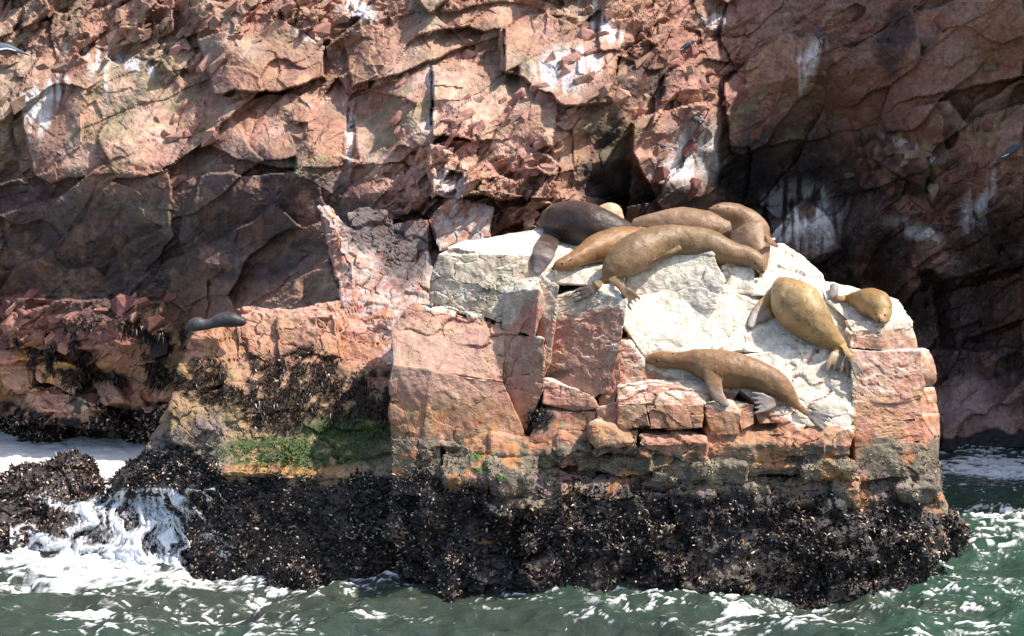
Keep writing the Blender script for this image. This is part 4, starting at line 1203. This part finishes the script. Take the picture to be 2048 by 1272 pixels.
def sea_lion(label, spine, flips, fur, fur2, flipc, ratio=.92, d0=None, head_end=0, eyes=(), ears=(), nose=None, whisk=False, voxel=.010, off=0.2, mott=.25, belly=None, reach=.5):
    """spine rows: px, py, radius in px (, depth). flips: list of (pts[(px,py,halfwidth px)], digits)"""
    us_ = np.array([s[0] for s in spine], float); vs_ = np.array([s[1] for s in spine], float); rs = np.array([s[2] for s in spine], float)
    if d0 is None:
        dr = np.array([rock_D(a, b_ + .95 * r, np.nan) for a, b_, r in zip(us_, vs_, rs)])
        ok = ~np.isnan(dr)
        t = np.linspace(0, 1, len(us_))
        deg = 2 if ok.sum() > 4 else 1
        co = np.polyfit(t[ok], dr[ok] - off * rs[ok] / F_PX * 17, deg)
        ds = np.polyval(co, t)
    else:
        ds = np.array(d0, float) if hasattr(d0, '__len__') else np.full(len(us_), float(d0))
    Q = np.concatenate([P(us_, vs_, ds), (rs / F_PX * ds)[:, None]], 1)
    VV, FF, s, Cc, A, B, r = loft(Q, ratio)
    src_c = np.zeros((len(VV), 3)); src_k = np.zeros(len(VV))
    parts = [(VV, FF, np.zeros(len(VV)))]
    for pts, digits in flips:
        root_d = np.interp(pts[0][0], us_ if us_[0] < us_[-1] else us_[::-1], ds if us_[0] < us_[-1] else ds[::-1])
        if digits == 0:
            root_d -= .8 * np.interp(pts[0][0], us_ if us_[0] < us_[-1] else us_[::-1], rs if us_[0] < us_[-1] else rs[::-1]) / F_PX * root_d
        if len(pts[0]) == 3:
            dense = []
            for k in range(len(pts) - 1):
                for t_f in (0, .5):
                    dense.append(tuple(np.array(pts[k]) * (1 - t_f) + np.array(pts[k + 1]) * t_f))
            if digits: dense = dense[:-1]
            pts = dense + [tuple(pts[-1])]
        fd = []
        for k, p_ in enumerate(pts):
            if len(p_) > 3: fd.append(p_[3]); continue
            if k == 0: fd.append(root_d); continue
            rd = min(rock_D(p_[0] + a_, p_[1] + b_, 99) for a_, b_ in ((0, 0), (-p_[2], 0), (p_[2], 0), (0, -6), (0, 6))) - (.045 if digits else .025)
            if rd > 90: rd = root_d
            rd = min(max(rd, root_d - reach), root_d + .30)
            fd.append(rd)
        if digits == 0 and len(pts[0]) == 3:
            fd = [min(f_, root_d + (fd[-1] - root_d) * i_ / (len(fd) - 1)) for i_, f_ in enumerate(fd)]
        if len(pts[0]) == 3:
            fd = [fd[0]] + [min(fd[i], (fd[i - 1] + fd[min(i + 1, len(fd) - 1)]) / 2) if i > 1 else fd[i] for i in range(1, len(fd))]
        fd = np.array(fd)
        Qf = np.array([np.append(P(p_[0], p_[1], d_), p_[2] / F_PX * d_) for p_, d_ in zip(pts, fd)])
        if digits == 0:
            Vf, Ff, sf, *_ = loft(Qf, .3, n=18, seg=14, min_thick=.02)
            parts.append((Vf, Ff, np.clip(-.05 + 1.05 * sf, .01, 1)))
        else:
            nb = max(2, len(pts) - 1)
            pad = Qf[-2] * .6 + Qf[-1] * .4; pad[3] = Qf[-1][3] * .62
            Vf, Ff, sf, *_ = loft(np.concatenate([Qf[:-1], [pad]]), .22, n=14, seg=14, min_thick=.012)
            parts.append((Vf, Ff, .1 + .6 * sf))
            # digits fan out from the last but one point to the tip line
            p1, p2 = Qf[-2], Qf[-1]
            dirv = p2[:3] - p1[:3]; side = np.cross(dirv, [0, -1, .25]); side /= np.linalg.norm(side)
            for g in range(digits):
                a = (g / (digits - 1) - .5) * 2
                st_ = p1[:3] + side * p1[3] * a * .75
                en = p2[:3] + side * p2[3] * a - dirv * (.10 * abs(a) * (1 if a < 0 else .2) + .06 * ((g * 7) % 3))
                mid_ = (st_ + en) / 2 + side * p2[3] * a * .10 + np.array([0, -.01, 0])
                w_ = max(1.0 * p2[3] / digits, .014) * (1.3 if g in (0, digits - 1) else 1)
                base = Qf[-3][:3] if len(Qf) > 2 else p1[:3]
                root = base * .3 + st_ * .7
                Vf, Ff, sf, *_ = loft([[*root, w_ * .9], [*st_, w_ * 1.1], [*mid_, w_], [*en, w_ * .6]], .6, n=12, seg=8)
                parts.append((Vf, Ff, .5 + .5 * sf))
    AV, AF, AK, off_ = [], [], [], 0
    for Vp, Fp, Kp in parts:
        AV.append(Vp); AF.append(Fp + off_); AK.append(Kp); off_ += len(Vp)
    AV, AF, AK = np.concatenate(AV), np.concatenate(AF), np.concatenate(AK)
    AS = np.concatenate([s] + [np.full(len(p_[0]), -1) for p_ in parts[1:]])
    V2, F2 = remesh(AV, AF, voxel)
    nn = vnormals(V2, F2)
    f1, f2 = fbm(V2 * 4 + 3, 3), fbm(V2 * 14, 3)
    # soft folds of skin
    idx = nearest(V2, AV); K_pre = AK[idx]
    V3 = lap(V2, F2, 10); V2 = np.where((K_pre < .02)[:, None], V3, V2); V2 = lap(V2, F2, 1, .3)
    V2 = V2 + nn * (.011 * f1 * (K_pre < .05) + .0035 * f2)[:, None]
    K = AK[idx]; S_ = AS[idx]
    fur = np.array(fur) * np.array((.88, .84, .80)); Cx = np.tile(fur, (len(V2), 1))
    Cx = mixc(Cx, fur2, ss(-.3, .6, f1 + .3 * f2) * .8)
    if belly is not None:
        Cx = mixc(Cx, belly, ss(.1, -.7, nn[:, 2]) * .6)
    Cx = mixc(Cx, flipc, ss(.3, .6, K + .1 * f2))
    Cx = mixc(Cx, np.array(fur) * .6, ss(.1, .7, fbm(V2 * 2.2 + 31, 3)) * .55)
    Cx = mixc(Cx, np.array(fur) * 1.45, ss(.1, .6, fbm(V2 * 3.1 + 71, 3)) * .45)
    Cx = mixc(Cx, np.array(fur) * .55, ss(-.25, -.85, nn[:, 2]) * .6)  # undersides darkened in the colour: painted ambient shade
    spots = ss(.5, .65, fbm(V2 * 21 + 8, 2)) * (K == 0)
    Cx = mixc(Cx, np.array(fur) * .45, spots * mott)
    root = empty('sea_lion', (float(Q[:, 0].mean()), float(Q[:, 1].mean()), float(Q[:, 2].min() - Q[:, 3].max())))
    tag(root, label, 'sea lion', 'sea lions resting on the rocks')
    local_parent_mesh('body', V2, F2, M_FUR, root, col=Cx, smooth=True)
    tree = BVHTree.FromPolygons([Vector(p_) for p_ in V2], F2.tolist())
    def surf(pu, pv):
        d = Vector(P(pu, pv, 1.0)) - Vector((0, 0, CAM_H))
        h = tree.ray_cast(Vector((0, 0, CAM_H)), d.normalized(), 60)
        return (np.array(h[0]), np.array(h[1])) if h[0] is not None else (None, None)
    for (pu, pv, r_) in eyes:
        p_, n_ = surf(pu, pv)
        if p_ is None: continue
        Ve, Fe = sphere(p_ - n_ * r_ * .006 * .4, r_ * .006, (1.3, 1, .8))
        local_parent_mesh('eye', Ve, Fe, M_EYE, root, smooth=True)
    for (pu, pv, du, dv) in ears:
        p_, n_ = surf(pu, pv)
        if p_ is None: continue
        tip = p_ + n_ * .012 + np.array([du, -.3 * 0, -dv]) * .0055
        Ve, Fe, *_ = loft([[*(p_ - n_ * .004), .006], [*((p_ + tip) / 2), .008], [*tip, .003]], .6, n=8, seg=8)
        local_parent_mesh('ear', Ve, Fe, M_FUR, root, col=np.tile(np.array(fur) * .6, (len(Ve), 1)), smooth=True)
    if nose:
        p_, n_ = surf(nose[0], nose[1])
        if p_ is not None:
            Ve, Fe = sphere(p_, nose[2] * .0055, (1.1, .8, .8))
            local_parent_mesh('nose', Ve, Fe, M_NOSE, root, smooth=True)
            if whisk:
                WV, WF = [], []
                for k in range(10):
                    st_ = p_ + np.array([rng.uniform(.01, .035), -.01, rng.uniform(-.03, .0)])
                    en = st_ + np.array([rng.uniform(.0, .05), -.04, rng.uniform(-.09, -.03)])
                    q_ = len(WV); WV += [st_, st_ + [.0025, 0, 0], en, st_ + [0, 0.002, .0025]]; WF += [(q_, q_ + 1, q_ + 2), (q_ + 1, q_ + 3, q_ + 2), (q_ + 3, q_, q_ + 2)]
                local_parent_mesh('whiskers', np.array(WV), np.array(WF), M_WHISK, root)
    return root

BR, BR2 = (.225, .125, .060), (.28, .17, .09)
GF = (.15, .125, .115)
sea_lion('brown sea lion stretched on the lower ledge, its nose pointing left',
         [(1291, 721, 6), (1303, 718, 12), (1322, 719, 18), (1345, 721, 18), (1370, 722, 20), (1398, 726, 29), (1430, 735, 37), (1468, 741, 36), (1505, 748, 32), (1540, 763, 29), (1565, 781, 23), (1583, 799, 15), (1592, 811, 9)],
         [([(1422, 742, 18), (1428, 768, 17), (1435, 790, 14), (1450, 808, 9)], 0),
          ([(1585, 803, 9), (1606, 820, 8), (1626, 832, 8), (1662, 850, 16)], 4),
          ([(1584, 800, 8), (1562, 806, 6), (1546, 805, 7), (1504, 806, 20)], 5)],
         BR, BR2, (.22, .19, .175), eyes=[(1315, 722, 3)], ears=[(1345, 708, 2, 0)], nose=(1288, 720, 4), off=.45, whisk=True)
sea_lion('golden sea lion lying belly up the slope, rear flippers hanging over the edge',
         [(1566, 572, 22), (1576, 586, 36), (1592, 607, 50), (1612, 630, 47), (1638, 655, 35), (1662, 675, 23), (1680, 688, 13), (1688, 694, 8)],
         [([(1552, 592, 16), (1527, 612, 15), (1513, 632, 13), (1502, 650, 9)], 0),
          ([(1550, 622, 12), (1533, 632, 9), (1524, 640, 6)], 0),
          ([(1679, 688, 10), (1679, 700, 12), (1679, 712, 15), (1674, 745, 22)], 4),
          ([(1686, 690, 8), (1698, 710, 8), (1708, 728, 6), (1724, 762, 8)], 3)],
         (.38, .245, .105), (.44, .31, .155), (.27, .25, .25), off=.35, mott=.6)
sea_lion('small golden sea lion curled on the right hand edge with its face down',
         [(1696, 595, 8), (1714, 598, 19), (1738, 602, 29), (1756, 612, 29), (1763, 627, 21), (1761, 638, 11)],
         [([(1700, 596, 8), (1682, 598, 7), (1668, 594, 9), (1668, 574, 9)], 0)],
         (.31, .19, .07), (.37, .24, .10), (.19, .155, .14), eyes=[(1752, 628, 2), (1770, 630, 2)], ears=[(1745, 612, 1, 1), (1778, 615, 1, 1)], nose=(1760, 643, 4), off=.2)
sea_lion('dark brown bull sea lion, the biggest and darkest of the pile at the top',
         [(1100, 441, 24), (1118, 438, 34), (1146, 443, 44), (1180, 454, 46), (1215, 462, 38), (1250, 468, 27), (1290, 476, 16)],
         [([(1105, 468, 20), (1094, 490, 22), (1086, 512, 22), (1076, 538, 12)], 0)],
         (.05, .030, .024), (.085, .045, .032), (.20, .17, .165), off=.2, mott=.1, reach=1.3)
sea_lion('pale tan sea lion, only its rounded back showing behind the dark bull',
         [(1180, 436, 14), (1205, 432, 22), (1222, 431, 25), (1230, 438, 19)], [], (.50, .34, .20), (.55, .40, .26), GF, d0=18.6)
sea_lion('tan sea lion at the back of the pile, lying behind the long brown one',
         [(1272, 444, 9), (1290, 442, 13), (1312, 442, 18), (1345, 446, 31), (1385, 452, 37), (1425, 460, 36), (1465, 470, 28), (1500, 480, 18)],
         [], (.26, .16, .095), (.33, .21, .13), GF, d0=18.35)
sea_lion('tan sea lion with its head laid on the back of its neighbour',
         [(1421, 419, 6), (1434, 419, 12), (1452, 421, 18), (1474, 428, 22), (1490, 445, 32), (1500, 468, 41), (1511, 496, 31), (1520, 520, 19), (1524, 540, 11)],
         [([(1534, 478, 8), (1545, 486, 7), (1554, 492, 4)], 0)], (.24, .145, .08), (.31, .21, .15), (.25, .13, .09), d0=[17.75, 17.78, 17.85, 17.95, 18.0, 17.95, 17.75, 17.6, 17.5],
         eyes=[(1436, 413, 2)], ears=[(1455, 416, 2, 1)], nose=(1418, 417, 3))
sea_lion('rusty brown sea lion in the middle of the pile, snout down at left',
         [(1109, 537, 7), (1120, 531, 12), (1140, 524, 16), (1163, 512, 19), (1190, 499, 27), (1225, 486, 30), (1265, 480, 28), (1305, 478, 22)],
         [], (.22, .11, .045), (.26, .145, .06), GF, off=.1, d0=[16.86, 16.88, 16.95, 17.05, 17.2, 17.35, 17.5, 17.55],
         eyes=[(1124, 527, 2.2)], ears=[(1140, 519, 2, 1)], nose=(1106, 537, 4), whisk=True)
sea_lion('long brown sea lion sprawled across the front of the pile, rear flippers spread',
         [(1213, 556, 11), (1222, 540, 22), (1243, 522, 34), (1275, 504, 39), (1310, 488, 36), (1350, 480, 31), (1390, 485, 31), (1425, 494, 32), (1455, 502, 25), (1485, 510, 20), (1507, 518, 18), (1519, 531, 14), (1525, 542, 7)],
         [([(1214, 556, 9), (1196, 568, 9), (1180, 580, 9), (1142, 598, 9)], 3),
          ([(1222, 556, 9), (1241, 572, 8), (1251, 584, 9), (1272, 610, 14)], 4),
          ([(1358, 496, 7, 16.84), (1335, 508, 5, 16.80), (1315, 520, 4, 16.84), (1297, 530, 3, 16.88)], 0)],
         (.20, .13, .065), (.26, .16, .09), (.15, .10, .08), d0=[16.78, 16.80, 16.88, 16.98, 17.08, 17.15, 17.15, 17.15, 17.15, 17.15, 17.12, 17.08, 17.06],
         eyes=[(1511, 527, 2.2)], ears=[(1497, 512, 1, 1)], nose=(1526, 543, 4), whisk=True)
sea_lion('brown sea lion mostly hidden behind the right side of the tall rock',
         [(1800, 742, 14), (1825, 748, 20), (1846, 753, 22), (1856, 757, 19)], [], (.24, .13, .075), (.28, .16, .10), GF, d0=17.05)
sea_lion('dark grey sea lion alone on the lower left ledge',
         [(375, 657, 6), (384, 652, 12), (396, 648, 14), (410, 649, 11), (426, 646, 11), (444, 640, 15), (464, 640, 15), (486, 644, 9)], [], (.045, .045, .052), (.075, .07, .07), (.05, .05, .05), off=.1, d0=17.9, eyes=[(385, 648, 2)], voxel=.009)

# =================================================================== BIRDS
def bird(label, pu, pv, size, face, upright=0.2, flying=False):
    d, _ = cliff_D(pu, pv + 6)
    d2 = min(cliff_D(pu + dx, pv + 6)[0] for dx in (-8, 0, 8))
    c = P(pu, pv, d2 - .06)
    root = empty('seabird', tuple(c - np.array([0, 0, size * .35])))
    tag(root, label, 'bird', 'dark seabirds perched on the cliff')
    a = math.radians(20 + 50 * upright)
    f = np.array([face * math.cos(a), -.15, math.sin(a)])
    s = size
    def at_(k, r, dz=0): return [*(c + f * s * k + np.array([0, 0, dz * s])), r * s]
    Q = [at_(-.42, .05), at_(-.25, .12), at_(0, .19), at_(.22, .16), at_(.36, .10), at_(.47, .105, .02), at_(.55, .07, .01)]
    V, F, *_ = loft(Q, .8, n=24, seg=14)
    col = np.tile(np.array((.075, .085, .105)), (len(V), 1))
    local_parent_mesh('body', V, F, M_BIRD, root, col=col, smooth=True)
    t = c - f * s * .4
    V, F, *_ = loft([[*t, .07 * s], [*(t - f * s * .25), .08 * s], [*(t - f * s * .5), .03 * s]], .25, n=8, seg=8)
    local_parent_mesh('tail', V, F, M_BIRD, root, col=np.tile(np.array((.04, .045, .06)), (len(V), 1)))
    w0 = c + f * s * .2 + np.array([0, -.12 * s, .03 * s])
    V, F, *_ = loft([[*w0, .09 * s], [*(w0 - f * s * .3), .13 * s], [*(w0 - f * s * .75), .03 * s]], .25, n=12, seg=10)
    local_parent_mesh('wing', V, F, M_BIRD, root, col=np.tile(np.array((.06, .07, .09)), (len(V), 1)), smooth=True)
    V, F, *_ = loft([[*(w0 - f * s * .45 + [0, -.03 * s, -.09 * s]), .02 * s], [*(w0 - f * s * .7 + [0, -.03 * s, -.04 * s]), .025 * s], [*(w0 - f * s * .85), .01 * s]], .5, n=8, seg=6)
    local_parent_mesh('wing_edge', V, F, M_BIRD, root, col=np.tile(np.array((.7, .72, .75)), (len(V), 1)))
    h = c + f * s * .58
    fb_ = np.array([face, -.1, -.1])
    V, F, *_ = loft([[*h, .035 * s], [*(h + fb_ * s * .12), .022 * s], [*(h + fb_ * s * .24), .006 * s]], .8, n=8, seg=6)
    local_parent_mesh('beak', V, F, M_BEAK, root)
    for sx in (-.04, .06):
        l0 = c + np.array([sx * s, 0, -.14 * s])
        V, F, *_ = loft([[*l0, .02 * s], [*(l0 + [0, 0, -.2 * s]), .015 * s]], 1, n=4, seg=6)
        local_parent_mesh('leg', V, F, M_BEAK, root)
    return root
bird('dark grey seabird perched above the centre of the frame near the top of the cliff', 1373, 92, .26, 1)
bird('upright dark seabird on the shaded upper right cliff face', 1636, 70, .24, -1, .9)
bird('dark seabird on a ledge left of the deep black cleft', 1392, 238, .26, -1, .1)
bird('smallest dark seabird, low on the cliff above the resting pile', 1326, 292, .18, -1, .1)
bird('dark seabird at the right edge of the photo on a ledge', 2024, 300, .30, 1, .3)
# the bird at the left edge: wing with a white trailing edge
c = P(14, 98, cliff_D(20, 100)[0] - .35)
root = empty('seabird', tuple(c)); tag(root, 'slate seabird with a white edged wing at the upper left corner of the photo', 'bird', 'dark seabirds perched on the cliff')
V, F, *_ = loft([[*(c + [-.62, .05, -.1]), .05], [*(c + [-.45, 0, -.05]), .10], [*(c + [-.2, 0, .0]), .11], [*(c + [.0, 0, .02]), .07], [*(c + [.2, 0, -.04]), .03], [*(c + [.36, 0, -.1]), .012]], .7, n=24, seg=14)
local_parent_mesh('body', V, F, M_BIRD, root, col=np.tile(np.array((.10, .12, .16)), (len(V), 1)), smooth=True)
V, F, *_ = loft([[*(c + [-.3, -.1, -.13]), .01], [*(c + [-.14, -.11, -.04]), .016], [*(c + [.02, -.09, .0]), .014], [*(c + [.16, -.05, -.03]), .006]], .6, n=12, seg=6)
local_parent_mesh('wing_edge', V, F, M_BIRD, root, col=np.tile(np.array((.75, .78, .8)), (len(V), 1)))
V, F, *_ = loft([[*(c + [-.66, .05, -.12]), .018], [*(c + [-.78, .05, -.14]), .006]], .8, n=6, seg=6)
local_parent_mesh('beak', V, F, M_BEAK, root)
